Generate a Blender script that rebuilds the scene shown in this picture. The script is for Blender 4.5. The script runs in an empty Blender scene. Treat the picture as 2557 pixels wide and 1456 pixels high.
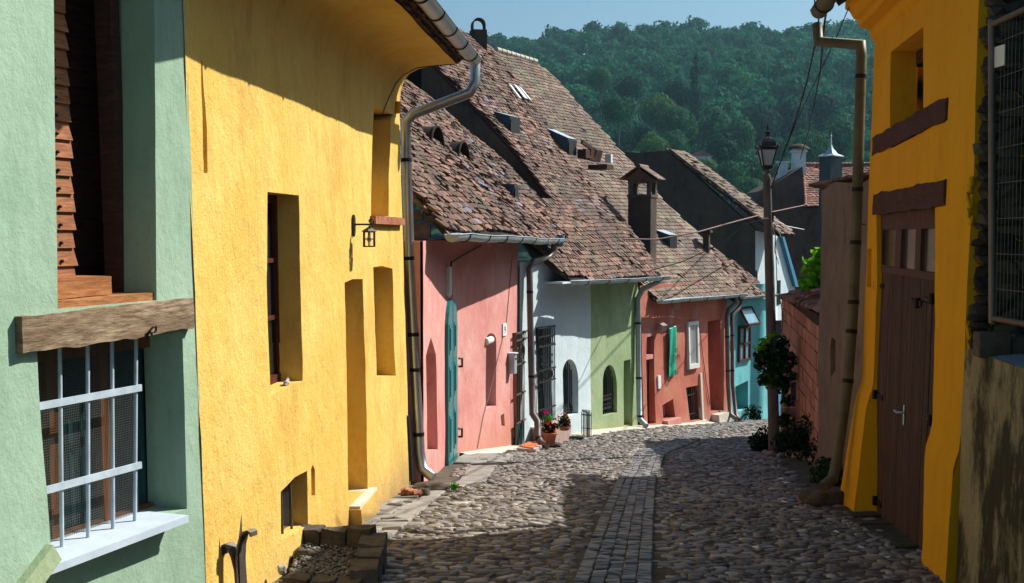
import bpy, bmesh, math, random
import numpy as np
from mathutils import Vector, Matrix, noise
from mathutils.geometry import delaunay_2d_cdt
random.seed(7); RS = np.random.RandomState(11)
C = bpy.context.scene.collection
PI = math.pi
# ------------------------------------------------------------------ camera geometry (pixels of a 2557 px wide copy of the photo)
F = 2900.0; UC = 1278.5; VC = 728.0; PITCH = math.atan(138/F)
def ray(u, v):
    x = (u-UC)/F; y = -(v-VC)/F; c, s = math.cos(PITCH), math.sin(PITCH)
    d = Vector((x, c+y*s, -s+y*c)); return d/d.y
def at(u, v, Y): return ray(u, v)*Y
GY = [-30, 0, 7.5, 9.7, 12.5, 14, 15.6, 17, 18.6, 21.5, 23.3, 26.8, 28.5, 40, 60, 100, 160, 200, 250, 420, 520, 900, 1600]
GZ = [.75, -1.65, -2.25, -2.43, -2.68, -2.84, -2.99, -3.18, -3.41, -3.65, -3.86, -4.3, -4.5, -5.9, -8.5, -11, -6, 3, 18, 61, 66, 66, 66]
def gz(y): return float(np.interp(y, GY, GZ))
def gpx(u, v):
    """point of the street ground seen at a pixel"""
    lo, hi = 4.0, 60.0; d = ray(u, v)
    for _ in range(40):
        m = (lo+hi)/2
        if d.z*m > gz(m): lo = m
        else: hi = m
    return d*lo
# ------------------------------------------------------------------ objects
def props(o, label=None, cat=None, group=None, kind=None):
    for k, v in (('label', label), ('category', cat), ('group', group), ('kind', kind)):
        if v: o[k] = v
    return o
def empty(name, loc, label, cat, group=None):
    o = bpy.data.objects.new(name, None); C.objects.link(o); o.location = loc
    o.empty_display_size = .2
    o['_b'] = tuple(loc)
    return props(o, label, cat, group)
class MB:
    def __init__(s): s.v = []; s.f = []; s.sm = []; s.mi = []
    def add(s, vs, fs, smooth=False, mi=0):
        b = len(s.v); s.v += [tuple(p) for p in vs]
        for f in fs:
            s.f.append(tuple(b+i for i in f)); s.sm.append(smooth); s.mi.append(mi)
    def box8(s, P, mi=0):
        # P: 8 points, bottom 4 then top 4 (same winding)
        s.add(P, [(3,2,1,0),(4,5,6,7),(0,1,5,4),(1,2,6,5),(2,3,7,6),(3,0,4,7)], mi=mi)
    def box(s, c, sx, sy, sz, rot=None, mi=0):
        P = []
        for z in (-.5, .5):
            for x, y in ((-.5,-.5),(.5,-.5),(.5,.5),(-.5,.5)):
                p = Vector((x*sx, y*sy, z*sz))
                if rot: p = rot @ p
                P.append(Vector(c)+p)
        s.box8(P, mi)
    def prism(s, pts, vec, mi=0):
        n = len(pts); A = [Vector(p) for p in pts]; B = [p+Vector(vec) for p in A]
        s.add(A+B, [tuple(range(n))[::-1], tuple(range(n, 2*n))] + [(i, (i+1)%n, n+(i+1)%n, n+i) for i in range(n)], mi=mi)
    def tube(s, path, r, n=12, cap=True, smooth=True, mi=0):
        path = [Vector(p) for p in path]
        rr = r if isinstance(r, (list, tuple)) else [r]*len(path)
        vs = []; up = None
        for i, p in enumerate(path):
            if i == 0: t = path[1]-p
            elif i == len(path)-1: t = p-path[i-1]
            else: t = (path[i+1]-p).normalized()+(p-path[i-1]).normalized()
            t.normalize()
            if up is None:
                up = Vector((0,0,1)) if abs(t.z) < .9 else Vector((0,1,0))
            a = (up-t*up.dot(t)).normalized(); b = t.cross(a); up = a
            k = 1.0
            if 0 < i < len(path)-1:
                c = (path[i+1]-p).normalized().dot((p-path[i-1]).normalized()); k = 1/max(.6, math.sqrt((1+c)/2))
            for j in range(n):
                an = 2*PI*j/n; vs.append(p+(a*math.cos(an)+b*math.sin(an))*rr[i]*(k if k<1.01 else (1+(k-1)*.6)))
        fs = [(i*n+j, i*n+(j+1)%n, (i+1)*n+(j+1)%n, (i+1)*n+j) for i in range(len(path)-1) for j in range(n)]
        s.add(vs, fs, smooth, mi)
        if cap: s.add(vs[:n], [tuple(range(n))[::-1]], mi=mi); s.add(vs[-n:], [tuple(range(n))], mi=mi)
    def lathe(s, base, prof, n=16, axis=None, smooth=True, mi=0):
        base = Vector(base); vs = []
        for r, z in prof:
            for j in range(n):
                a = 2*PI*j/n; vs.append(base+Vector((r*math.cos(a), r*math.sin(a), z)))
        fs = [(i*n+j, i*n+(j+1)%n, (i+1)*n+(j+1)%n, (i+1)*n+j) for i in range(len(prof)-1) for j in range(n)]
        s.add(vs, fs, smooth, mi)
    def build(s, name, mat, parent=None, origin=None, **kw):
        me = bpy.data.meshes.new(name)
        if parent is not None: b = Vector(parent['_b'])
        elif origin is not None: b = Vector(origin)
        else: b = Vector((0,0,0))
        me.from_pydata([(p[0]-b.x, p[1]-b.y, p[2]-b.z) for p in s.v], [], s.f)
        for m in (mat if isinstance(mat, (list, tuple)) else [mat]): me.materials.append(m)
        me.polygons.foreach_set('use_smooth', s.sm); me.polygons.foreach_set('material_index', s.mi)
        me.update()
        o = bpy.data.objects.new(name, me); C.objects.link(o)
        if parent is not None: o.parent = parent; 
        else: o.location = b
        o['_b'] = tuple(b)
        props(o, **kw); return o
def npmesh(name, V, Fq, mat, smooth=False, parent=None, base=None, **kw):
    """fast mesh: V (n,3), Fq (m,k)"""
    b = Vector(parent['_b']) if parent is not None else Vector(base or (0,0,0))
    me = bpy.data.meshes.new(name); V = np.asarray(V, np.float32)-np.array(b, np.float32); Fq = np.asarray(Fq, np.int32)
    me.vertices.add(len(V)); me.vertices.foreach_set('co', V.ravel())
    k = Fq.shape[1]; me.loops.add(Fq.size); me.loops.foreach_set('vertex_index', Fq.ravel())
    me.polygons.add(len(Fq)); me.polygons.foreach_set('loop_start', np.arange(0, Fq.size, k, dtype=np.int32))
    me.polygons.foreach_set('loop_total', np.full(len(Fq), k, np.int32))
    me.polygons.foreach_set('use_smooth', np.full(len(Fq), smooth, bool))
    me.materials.append(mat); me.update(calc_edges=True); me.validate()
    o = bpy.data.objects.new(name, me); C.objects.link(o)
    if parent is not None: o.parent = parent
    else: o.location = b
    o['_b'] = tuple(b); props(o, **kw); return o
# ------------------------------------------------------------------ materials
def srgb(r, g, b):
    f = lambda c: (c/255/12.92) if c/255 <= .04045 else ((c/255+.055)/1.055)**2.4
    return (f(r), f(g), f(b), 1)
def L(*c): return tuple(c)+(1,)
class NT:
    def __init__(s, name):
        s.m = bpy.data.materials.new(name); s.m.use_nodes = True; s.t = s.m.node_tree
        s.b = s.t.nodes['Principled BSDF']; s.out = s.t.nodes['Material Output']
        s.co = s.n('ShaderNodeTexCoord').outputs['Object']
    def n(s, k, **kw):
        x = s.t.nodes.new(k)
        for a, v in kw.items(): setattr(x, a, v)
        return x
    def l(s, a, b): s.t.links.new(a, b)
    def noise(s, scale, detail=4, rough=.6, stretch=None, off=0):
        co = s.co
        mp = s.n('ShaderNodeMapping'); s.l(co, mp.inputs[0])
        if stretch: mp.inputs['Scale'].default_value = stretch
        mp.inputs['Location'].default_value = (off, off*.7, off*.3)
        t = s.n('ShaderNodeTexNoise'); s.l(mp.outputs[0], t.inputs['Vector'])
        t.inputs['Scale'].default_value = scale; t.inputs['Detail'].default_value = detail; t.inputs['Roughness'].default_value = rough
        return t.outputs['Fac']
    def ramp(s, fac, stops):
        r = s.n('ShaderNodeValToRGB'); s.l(fac, r.inputs[0]); e = r.color_ramp.elements
        while len(e) > len(stops): e.remove(e[-1])
        while len(e) < len(stops): e.new(.5)
        for el, (p, c) in zip(e, stops):
            el.position = p; el.color = c if isinstance(c, tuple) else (c, c, c, 1)
        return r.outputs[0]
    def mix(s, fac, a, b, mode='MIX'):
        m = s.n('ShaderNodeMix', data_type='RGBA', blend_type=mode)
        for inp, v in ((m.inputs[0], fac), (m.inputs[6], a), (m.inputs[7], b)):
            if hasattr(v, 'is_linked'): s.l(v, inp)
            else: inp.default_value = v
        return m.outputs[2]
    def bump(s, h, strength=.3, dist=.01, prev=None):
        b = s.n('ShaderNodeBump'); b.inputs['Strength'].default_value = strength; b.inputs['Distance'].default_value = dist
        s.l(h, b.inputs['Height'])
        if prev: s.l(prev, b.inputs['Normal'])
        return b.outputs[0]
    def fin(s, col, rough=.85, normal=None, metal=0, spec=.3):
        if hasattr(col, 'is_linked'): s.l(col, s.b.inputs['Base Color'])
        else: s.b.inputs['Base Color'].default_value = col
        if hasattr(rough, 'is_linked'): s.l(rough, s.b.inputs['Roughness'])
        else: s.b.inputs['Roughness'].default_value = rough
        s.b.inputs['Metallic'].default_value = metal
        s.b.inputs['Specular IOR Level'].default_value = spec
        if normal: s.l(normal, s.b.inputs['Normal'])
        return s.m
def plaster(name, base, dark, light, stain=None, stain_amt=.5, bump=.5, dirt=None, off=0, stain_lo=.6):
    t = NT(name)
    c = t.mix(t.ramp(t.noise(1.3, 6, .65, off=off), [(.35, 0.), (.7, 1.)]), base, light)
    c = t.mix(t.ramp(t.noise(3.2, 7, .7, (1.3, 1.3, .5), off=off+3), [(.48, 0.), (.78, .6)]), c, dark)
    c = t.mix(t.ramp(t.noise(38, 5, .7, (1, 1, .6), off=off), [(.52, 0.), (.78, .55)]), c, dark)
    if stain:
        c = t.mix(t.ramp(t.noise(.9, 7, .72, (1.3, 1.3, .6), off=off+9), [(stain_lo, 0.), (stain_lo+.08, stain_amt)]), c, stain)
    if dirt:
        sp = t.n('ShaderNodeSeparateXYZ'); t.l(t.co, sp.inputs[0])
        a = t.n('ShaderNodeMath', operation='ADD'); t.l(sp.outputs[2], a.inputs[0])
        m = t.n('ShaderNodeMath', operation='MULTIPLY'); t.l(t.noise(3, 6, .7), m.inputs[0]); m.inputs[1].default_value = .5
        t.l(m.outputs[0], a.inputs[1])
        c = t.mix(t.ramp(a.outputs[0], [(.10, .85), (.35, .35), (.62, 0.)]), c, dirt)
    sc = t.noise(5, 8, .75, (1, 1, .4), off=off+20); c = t.mix(t.ramp(sc, [(.60, 0.), (.68, .5)]), c, dark)
    h1 = t.bump(t.noise(7, 7, .68, (1, 1, .7)), bump, .03)
    h2 = t.bump(t.noise(70, 4, .65), bump, .006, h1)
    return t.fin(c, .92, h2, spec=.15)
def plain(name, col, rough=.8, metal=0, spec=.3, var=.35, scale=8, bump=.2, dark=None, stretch=None):
    t = NT(name); d = dark or tuple(c*(1-var) for c in col[:3])+(1,)
    c = t.mix(t.ramp(t.noise(scale, 5, .65, stretch), [(.35, 0.), (.68, 1.)]), col, d)
    return t.fin(c, rough, t.bump(t.noise(scale*5, 4), bump, .004), metal, spec)
def islands(t):
    return t.n('ShaderNodeNewGeometry').outputs['Random Per Island']
def wood(name, c1, c2, rough=.8, scale=1.0, axis=(1, 1, 14), spec=.2, bump=.5):
    t = NT(name)
    n1 = t.noise(6*scale, 6, .7, axis); n2 = t.noise(2.0*scale, 5, .6, tuple(max(.5, a*.4) for a in axis), 5)
    c = t.mix(t.ramp(n1, [(.35, 0.), (.62, 1.)]), c1, c2)
    c = t.mix(t.ramp(n2, [(.45, 0.), (.7, .7)]), c, c2)
    c = t.mix(t.ramp(islands(t), [(0., 0.), (1., .55)]), c, c2)
    return t.fin(c, rough, t.bump(n1, bump, .006), 0, spec)
M = {}
M['yellow'] = plaster('ochre_yellow_plaster', L(.71,.45,.10), L(.54,.30,.05), L(.77,.54,.16), stain=L(.55,.33,.075), stain_amt=.6, off=1, dirt=L(.36,.23,.10), bump=.9, stain_lo=.55)
M['green'] = plaster('sage_green_plaster', L(.28,.41,.29), L(.18,.29,.20), L(.35,.48,.36), bump=.38, off=4)
M['pink'] = plaster('salmon_pink_plaster', L(.57,.23,.205), L(.44,.135,.115), L(.67,.36,.32), off=7, stain=L(.55,.17,.12), stain_amt=.35, dirt=L(.45,.2,.14))
M['blue'] = plaster('pale_blue_plaster', L(.52,.63,.67), L(.38,.49,.56), L(.64,.72,.74), off=2, dirt=L(.40,.46,.45))
M['lime'] = plaster('olive_green_plaster', L(.25,.35,.18), L(.17,.26,.11), L(.36,.44,.27), off=5, dirt=L(.3,.32,.16))
M['red'] = plaster('terracotta_red_plaster', L(.42,.115,.085), L(.28,.06,.04), L(.52,.21,.14), stain=L(.33,.30,.31), stain_amt=.85, off=11, stain_lo=.585, dirt=L(.42,.25,.18))
M['teal'] = plaster('turquoise_plaster', L(.12,.42,.45), L(.05,.28,.33), L(.2,.52,.54), off=3)
M['blue2'] = plaster('cobalt_blue_plaster', L(.06,.20,.34), L(.04,.14,.24), L(.08,.25,.38), off=3)
M['gold'] = plaster('deep_golden_yellow_plaster', L(.69,.335,.004), L(.55,.25,.003), L(.73,.37,.008), bump=.3, off=6)
M['white'] = plaster('whitewashed_plaster', L(.55,.66,.70), L(.4,.5,.56), L(.65,.72,.74), off=8)
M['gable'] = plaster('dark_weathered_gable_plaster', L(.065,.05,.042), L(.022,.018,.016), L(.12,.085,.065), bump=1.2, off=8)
M['brown'] = plaster('brown_stained_render', L(.16,.125,.095), L(.08,.062,.048), L(.25,.20,.15), stain=L(.05,.04,.03), stain_amt=.8, bump=1, off=3)
M['concrete'] = plaster('weathered_concrete', L(.30,.25,.15), L(.08,.075,.045), L(.42,.36,.23), stain=L(.025,.025,.018), stain_amt=.9, bump=1.2, off=13, stain_lo=.47)
M['ledge'] = plaster('ledge_concrete', L(.16,.24,.30), L(.1,.14,.18), L(.2,.29,.35), bump=.8)
M['cream'] = plaster('pale_cement_apron', L(.50,.46,.38), L(.36,.32,.26), L(.6,.56,.48))
M['metal'] = plain('galvanised_steel', L(.52,.54,.55), .32, .85, .5, .2, 5, .08)
M['zincd'] = plain('shaded_zinc_dormer_side', L(.035,.065,.11), .6, .1, .4)  # darker copy of the zinc; shade of the dormer sides is in its colour
M['zinc'] = plain('dull_painted_zinc', L(.38,.46,.50), .5, .3, .5, .3, 4, .1)
M['oldpipe'] = plain('weathered_olive_downpipe', L(.12,.115,.07), .6, .3, .4, .4, 4, .15)
M['brownpipe'] = plain('brown_painted_downpipe', L(.16,.12,.11), .45, .2, .5, .3, 4, .1)
M['iron'] = plain('black_wrought_iron', L(.022,.024,.026), .5, .3, .5, .4, 20, .2)
M['rusty'] = plain('painted_rusty_iron', L(.10,.11,.10), .6, .4, .5, .5, 25, .5, dark=L(.12,.06,.03))
M['hinge'] = plain('dark_hinge_iron', L(.012,.012,.012), .6, .3)
M['bar'] = plain('pale_blue_painted_bar', L(.46,.55,.62), .5, 0, .4, .25, 12, .15)
M['sill'] = plain('pale_blue_grey_sill', L(.50,.58,.66), .6, 0, .4, .18, 6, .1)
M['mesh'] = plain('galvanised_insect_wire', L(.16,.18,.17), .5, .4)
M['beam'] = wood('weathered_oak_beam', L(.52,.40,.26), L(.13,.08,.045), .85, 1.3, (1.0, 1.0, 7), bump=1)
M['plank'] = wood('red_brown_shutter_plank', L(.46,.20,.09), L(.20,.07,.03), .75, 1.2, (1.5, 1.5, 14))
M['orange_wood'] = wood('orange_pine_sill_timber', L(.55,.26,.10), L(.25,.09,.03), .8, 1, (1.5, 1.5, 12), bump=.8)
M['frame'] = wood('dark_red_window_frame', L(.12,.028,.014), L(.07,.015,.008), .6)
M['frame2'] = wood('varnished_brown_window_frame', L(.34,.15,.06), L(.2,.07,.025), .5, 1, (8, 8, 1))
M['door'] = wood('maroon_brown_board', L(.15,.082,.070), L(.034,.020,.018), .8, 1.1, (12, 12, .8), bump=1)
M['doorrail'] = wood('maroon_brown_door_rail', L(.12,.05,.042), L(.06,.028,.024), .7, 1, (4, 4, 1))
M['oldbeam'] = wood('dark_old_lintel', L(.13,.055,.04), L(.05,.022,.018), .9, 1, (2, 2, 10), bump=1)
M['tealwood'] = wood('teal_painted_wood', L(.008,.23,.25), L(.006,.14,.155), .35, 1, (10, 10, .8), .5, .2)
M['greenrail'] = plaster('green_painted_timber', L(.31,.40,.23), L(.24,.32,.18), L(.38,.46,.28), bump=.3)
M['glass'] = plain('dark_window_glass', L(.012,.018,.022), .08, 0, .6, .2, 1, 0)
M['glassg'] = plain('grey_reflecting_glass', L(.07,.068,.07), .15, 0, .7, .3, 2, 0)
M['glassb'] = plain('pale_sky_glass', L(.18,.33,.42), .12, 0, .7, .4, 3, 0)
M['lampglass'] = plain('frosted_lantern_glass', L(.45,.50,.50), .3, 0, .5, .15, 6, 0)
M['curtain'] = plain('white_curtain', L(.62,.62,.60), .9, 0, .1, .25, 30, .2, stretch=(6, 6, .2))
M['dcurtain'] = plain('dark_teal_curtain', L(.03,.075,.08), .9, 0, .1, .5, 12, .2, stretch=(5, 5, .2))
M['white_paint'] = plain('white_painted_wood', L(.66,.66,.64), .6, 0, .3, .15)
M['plastic'] = plain('white_plastic', L(.75,.75,.73), .4, 0, .5, .1)
M['stone'] = plain('weathered_sandstone', L(.12,.098,.075), .9, 0, .2, .6, 7, 1.2)
M['darkstone'] = plain('dark_mossy_stone', L(.075,.065,.045), .9, 0, .2, .6, 8, 1.4)
M['palestone'] = plain('pale_river_stone', L(.40,.38,.34), .8, 0, .3, .3, 10, .6)
M['pinkstone'] = plain('pinkish_limestone', L(.42,.30,.27), .9, 0, .2, .4, 12, .8)
M['brickrub'] = plain('broken_brick', L(.42,.16,.085), .9, 0, .2, .5, 12, 1)
M['dirt'] = plain('dusty_soil', L(.13,.11,.085), 1, 0, .1, .5, 4, 1)
M['matorange'] = plain('orange_doormat', L(.75,.20,.07), .9, 0, .1, .2, 20, .6)
M['black'] = plain('black_rubber', L(.014,.015,.016), .6)
M['terracotta'] = plain('terracotta_pot', L(.42,.15,.08), .8)
M['pole'] = plain('weathered_pole_concrete', L(.16,.135,.118), .9, 0, .2, .45, 6, .8, stretch=(2, 2, .5))
M['cable'] = plain('black_cable', L(.015,.015,.015), .6)
M['ropec'] = plain('faded_pink_cable', L(.25,.16,.14), .8)
M['slab'] = plain('grey_paving_slab', L(.30,.28,.25), .85, 0, .3, .4, 5, .8)
M['paper'] = plain('white_paper', L(.72,.72,.72), .8, 0, .2, .1)
def tile_mat(name, ca, cb, cc, moss, moss_amt, blue_amt=.05):
    t = NT(name); r = islands(t)
    c = t.ramp(r, [(0., ca), (.3, cb), (.55, cc), (.8, cb), (1., ca)])
    c = t.mix(t.ramp(t.noise(.9, 5, .7, off=2), [(.42, 0.), (.62, .75)]), c, L(.055,.035,.028))
    c = t.mix(t.ramp(t.noise(14, 5, .7), [(.45, 0.), (.75, .8)]), c, L(.06,.04,.032))
    c = t.mix(t.ramp(t.noise(1.6, 6, .7, off=6), [(.5, 0.), (.68, moss_amt)]), c, moss)
    # bluish tint on a few tiles, painting sky sheen on their glaze
    m = t.n('ShaderNodeMath', operation='FRACT'); m2 = t.n('ShaderNodeMath', operation='MULTIPLY'); t.l(r, m2.inputs[0]); m2.inputs[1].default_value = 37.0; t.l(m2.outputs[0], m.inputs[0])
    a = t.ramp(m.outputs[0], [(0., 1.), (.22, 1.), (.23, 0.), (1., 0.)])
    b = t.ramp(t.noise(.75, 3, .5, (1, 1, .5), 17), [(.60, 0.), (.64, 1.)])
    mm = t.n('ShaderNodeMath', operation='MULTIPLY'); t.l(a, mm.inputs[0]); t.l(b, mm.inputs[1])
    mb = t.n('ShaderNodeMath', operation='MULTIPLY'); t.l(mm.outputs[0], mb.inputs[0]); mb.inputs[1].default_value = blue_amt
    c = t.mix(mb.outputs[0], c, L(.22,.24,.36))
    return t.fin(c, .8, t.bump(t.noise(30, 4), .5, .006), 0, .3)
M['tile'] = tile_mat('old_brown_roof_tile', L(.050,.022,.015), L(.14,.064,.042), L(.32,.175,.12), L(.16,.17,.10), .3, .55)
M['tile2'] = tile_mat('mossy_roof_tile', L(.08,.045,.03), L(.17,.10,.068), L(.29,.20,.14), L(.20,.215,.13), .55, .3)
M['tile3'] = tile_mat('red_roof_tile', L(.22,.08,.06), L(.34,.14,.10), L(.42,.22,.16), L(.2,.12,.1), .3, 0)
M['underlay'] = plain('dark_roof_boarding', L(.035,.026,.022), .9, 0, .1)
def cobble_mat():
    t = NT('river_cobblestone'); r = islands(t)
    c = t.ramp(r, [(0., L(.06,.054,.054)), (.2, L(.235,.205,.175)), (.4, L(.105,.096,.10)), (.6, L(.33,.29,.24)), (.8, L(.16,.145,.152)), (1., L(.45,.42,.38))])
    c = t.mix(t.ramp(t.noise(11, 6, .7), [(.42, 0.), (.75, .7)]), c, L(.10,.08,.06))
    return t.fin(c, .6, t.bump(t.noise(28, 6, .65), .55, .008), 0, .4)
M['cobble'] = cobble_mat()
def strip_mat():
    t = NT('slate_gutter_stone'); r = islands(t)
    c = t.ramp(r, [(0., L(.08,.08,.082)), (.4, L(.19,.188,.185)), (.75, L(.29,.285,.28)), (1., L(.13,.118,.11))])
    return t.fin(c, .55, t.bump(t.noise(30, 5), .4, .006), 0, .4)
M['strip'] = strip_mat()
def gravel_mat():
    t = NT('grey_gravel'); r = islands(t)
    c = t.ramp(r, [(0., L(.10,.10,.10)), (.5, L(.13,.125,.11)), (.9, L(.20,.175,.14)), (1., L(.3,.28,.25))])
    return t.fin(c, .8)
M['gravel'] = gravel_mat()
def leaf_mat(name, stops, trans=.35, rough=.55):
    t = NT(name); r = islands(t)
    c = t.ramp(r, stops)
    c = t.mix(t.ramp(t.noise(.35, 3, .6), [(.4, 0.), (.65, .6)]), c, stops[0][1])
    t.fin(c, .75, None, 0, .08)
    tr = t.n('ShaderNodeBsdfTranslucent'); mx = t.n('ShaderNodeMixShader'); mx.inputs[0].default_value = trans
    t.l(c, tr.inputs['Color']); t.l(t.b.outputs[0], mx.inputs[1]); t.l(tr.outputs[0], mx.inputs[2]); t.l(mx.outputs[0], t.out.inputs['Surface'])
    return t.m
def forest_mat(name, pal):
    t = NT(name); oi = t.n('ShaderNodeTexCoord')
    r = islands(t)
    big = t.noise(.045, 4, .6)
    c = t.ramp(big, [(.3, pal[0]), (.5, pal[1]), (.62, pal[2]), (.75, pal[3])])
    c = t.mix(t.ramp(t.noise(.16, 2, .5, off=30), [(.35, 0.), (.65, .7)]), c, pal[0])
    c = t.mix(t.ramp(r, [(0., 0.), (1., .5)]), c, pal[2])
    t.fin(c, .8, None, 0, .05)
    tr = t.n('ShaderNodeBsdfTranslucent'); mx = t.n('ShaderNodeMixShader'); mx.inputs[0].default_value = .35
    t.l(c, tr.inputs['Color']); t.l(t.b.outputs[0], mx.inputs[1]); t.l(tr.outputs[0], mx.inputs[2]); t.l(mx.outputs[0], t.out.inputs['Surface'])
    return t.m
FP = (L(.003,.034,.026), L(.009,.10,.055), L(.032,.19,.08), L(.08,.28,.09))
M['forest'] = forest_mat('mixed_woodland_foliage', FP)
M['treeA'] = leaf_mat('mid_green_foliage', [(0., L(.012,.07,.035)), (.5, L(.03,.12,.05)), (1., L(.06,.18,.07))])
M['treeB'] = leaf_mat('yellow_green_foliage', [(0., L(.03,.09,.03)), (.5, L(.06,.15,.045)), (1., L(.11,.21,.06))])
M['treeC'] = leaf_mat('dark_blue_green_foliage', [(0., L(.005,.035,.03)), (.5, L(.010,.055,.04)), (1., L(.02,.08,.05))])
M['ivy'] = leaf_mat('dark_ivy_leaf', [(0., L(.008,.030,.012)), (.6, L(.018,.065,.02)), (.9, L(.04,.14,.025)), (1., L(.08,.28,.03))], .3)
M['lime_leaf'] = leaf_mat('bright_lime_leaf', [(0., L(.10,.30,.01)), (.5, L(.18,.5,.02)), (1., L(.3,.62,.04))], .5)
M['bush'] = leaf_mat('dark_bush_leaf', [(0., L(.004,.012,.008)), (.7, L(.010,.030,.015)), (1., L(.02,.06,.02))], .15)
M['weed'] = leaf_mat('fresh_weed_leaf', [(0., L(.03,.16,.02)), (1., L(.12,.36,.05))], .3)
M['magenta'] = plain('magenta_petal', L(.6,.01,.25), .6); M['redflower'] = plain('red_petal', L(.75,.03,.02), .6); M['yflower'] = plain('yellow_petal', L(.75,.6,.03), .6)
M['pinkflower'] = plain('pink_petal', L(.6,.12,.3), .6)
M['trunk'] = plain('grey_bark', L(.09,.07,.05), .9)
M['hillground'] = plain('hill_undergrowth', L(.015,.05,.025), 1, 0, .1, .5, .2, 0)
def brick_mat():
    t = NT('hollow_clay_block'); r = islands(t)
    c = t.ramp(r, [(0., L(.36,.15,.095)), (.5, L(.44,.20,.13)), (1., L(.50,.26,.18))])
    c = t.mix(t.ramp(t.noise(3, 6, .7), [(.5, 0.), (.7, .6)]), c, L(.14,.09,.07))
    w = t.noise(1, 2, .5, (60, 60, .5))
    return t.fin(c, .9, t.bump(w, .8, .01), 0, .2)
M['block'] = brick_mat(); M['mortar'] = plain('dark_mortar', L(.055,.042,.038), 1)
def rubble_mat():
    t = NT('dark_rubble_masonry'); r = islands(t)
    c = t.ramp(r, [(0., L(.03,.025,.022)), (.5, L(.06,.05,.04)), (.9, L(.10,.085,.06)), (1., L(.18,.17,.16))])
    return t.fin(c, .95, t.bump(t.noise(14, 6), 1, .02), 0, .1)
M['rubble'] = rubble_mat()
# ------------------------------------------------------------------ polygons
def inside(p, poly):
    x, y = p; c = False; n = len(poly)
    for i in range(n):
        x1, y1 = poly[i]; x2, y2 = poly[(i+1)%n]
        if (y1 > y) != (y2 > y) and x < (x2-x1)*(y-y1)/(y2-y1)+x1: c = not c
    return c
def dense(poly, step):
    out = []
    for i, a in enumerate(poly):
        b = poly[(i+1)%len(poly)]; d = math.hypot(b[0]-a[0], b[1]-a[1]); k = max(1, int(d/step))
        for j in range(k): out.append((a[0]+(b[0]-a[0])*j/k, a[1]+(b[1]-a[1])*j/k))
    return out
def edge_dist(p, poly):
    m = 9
    for i, a in enumerate(poly):
        b = poly[(i+1)%len(poly)]; ax, ay = a; dx, dy = b[0]-ax, b[1]-ay
        t = max(0, min(1, ((p[0]-ax)*dx+(p[1]-ay)*dy)/max(1e-9, dx*dx+dy*dy)))
        m = min(m, math.hypot(p[0]-ax-dx*t, p[1]-ay-dy*t))
    return m
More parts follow.
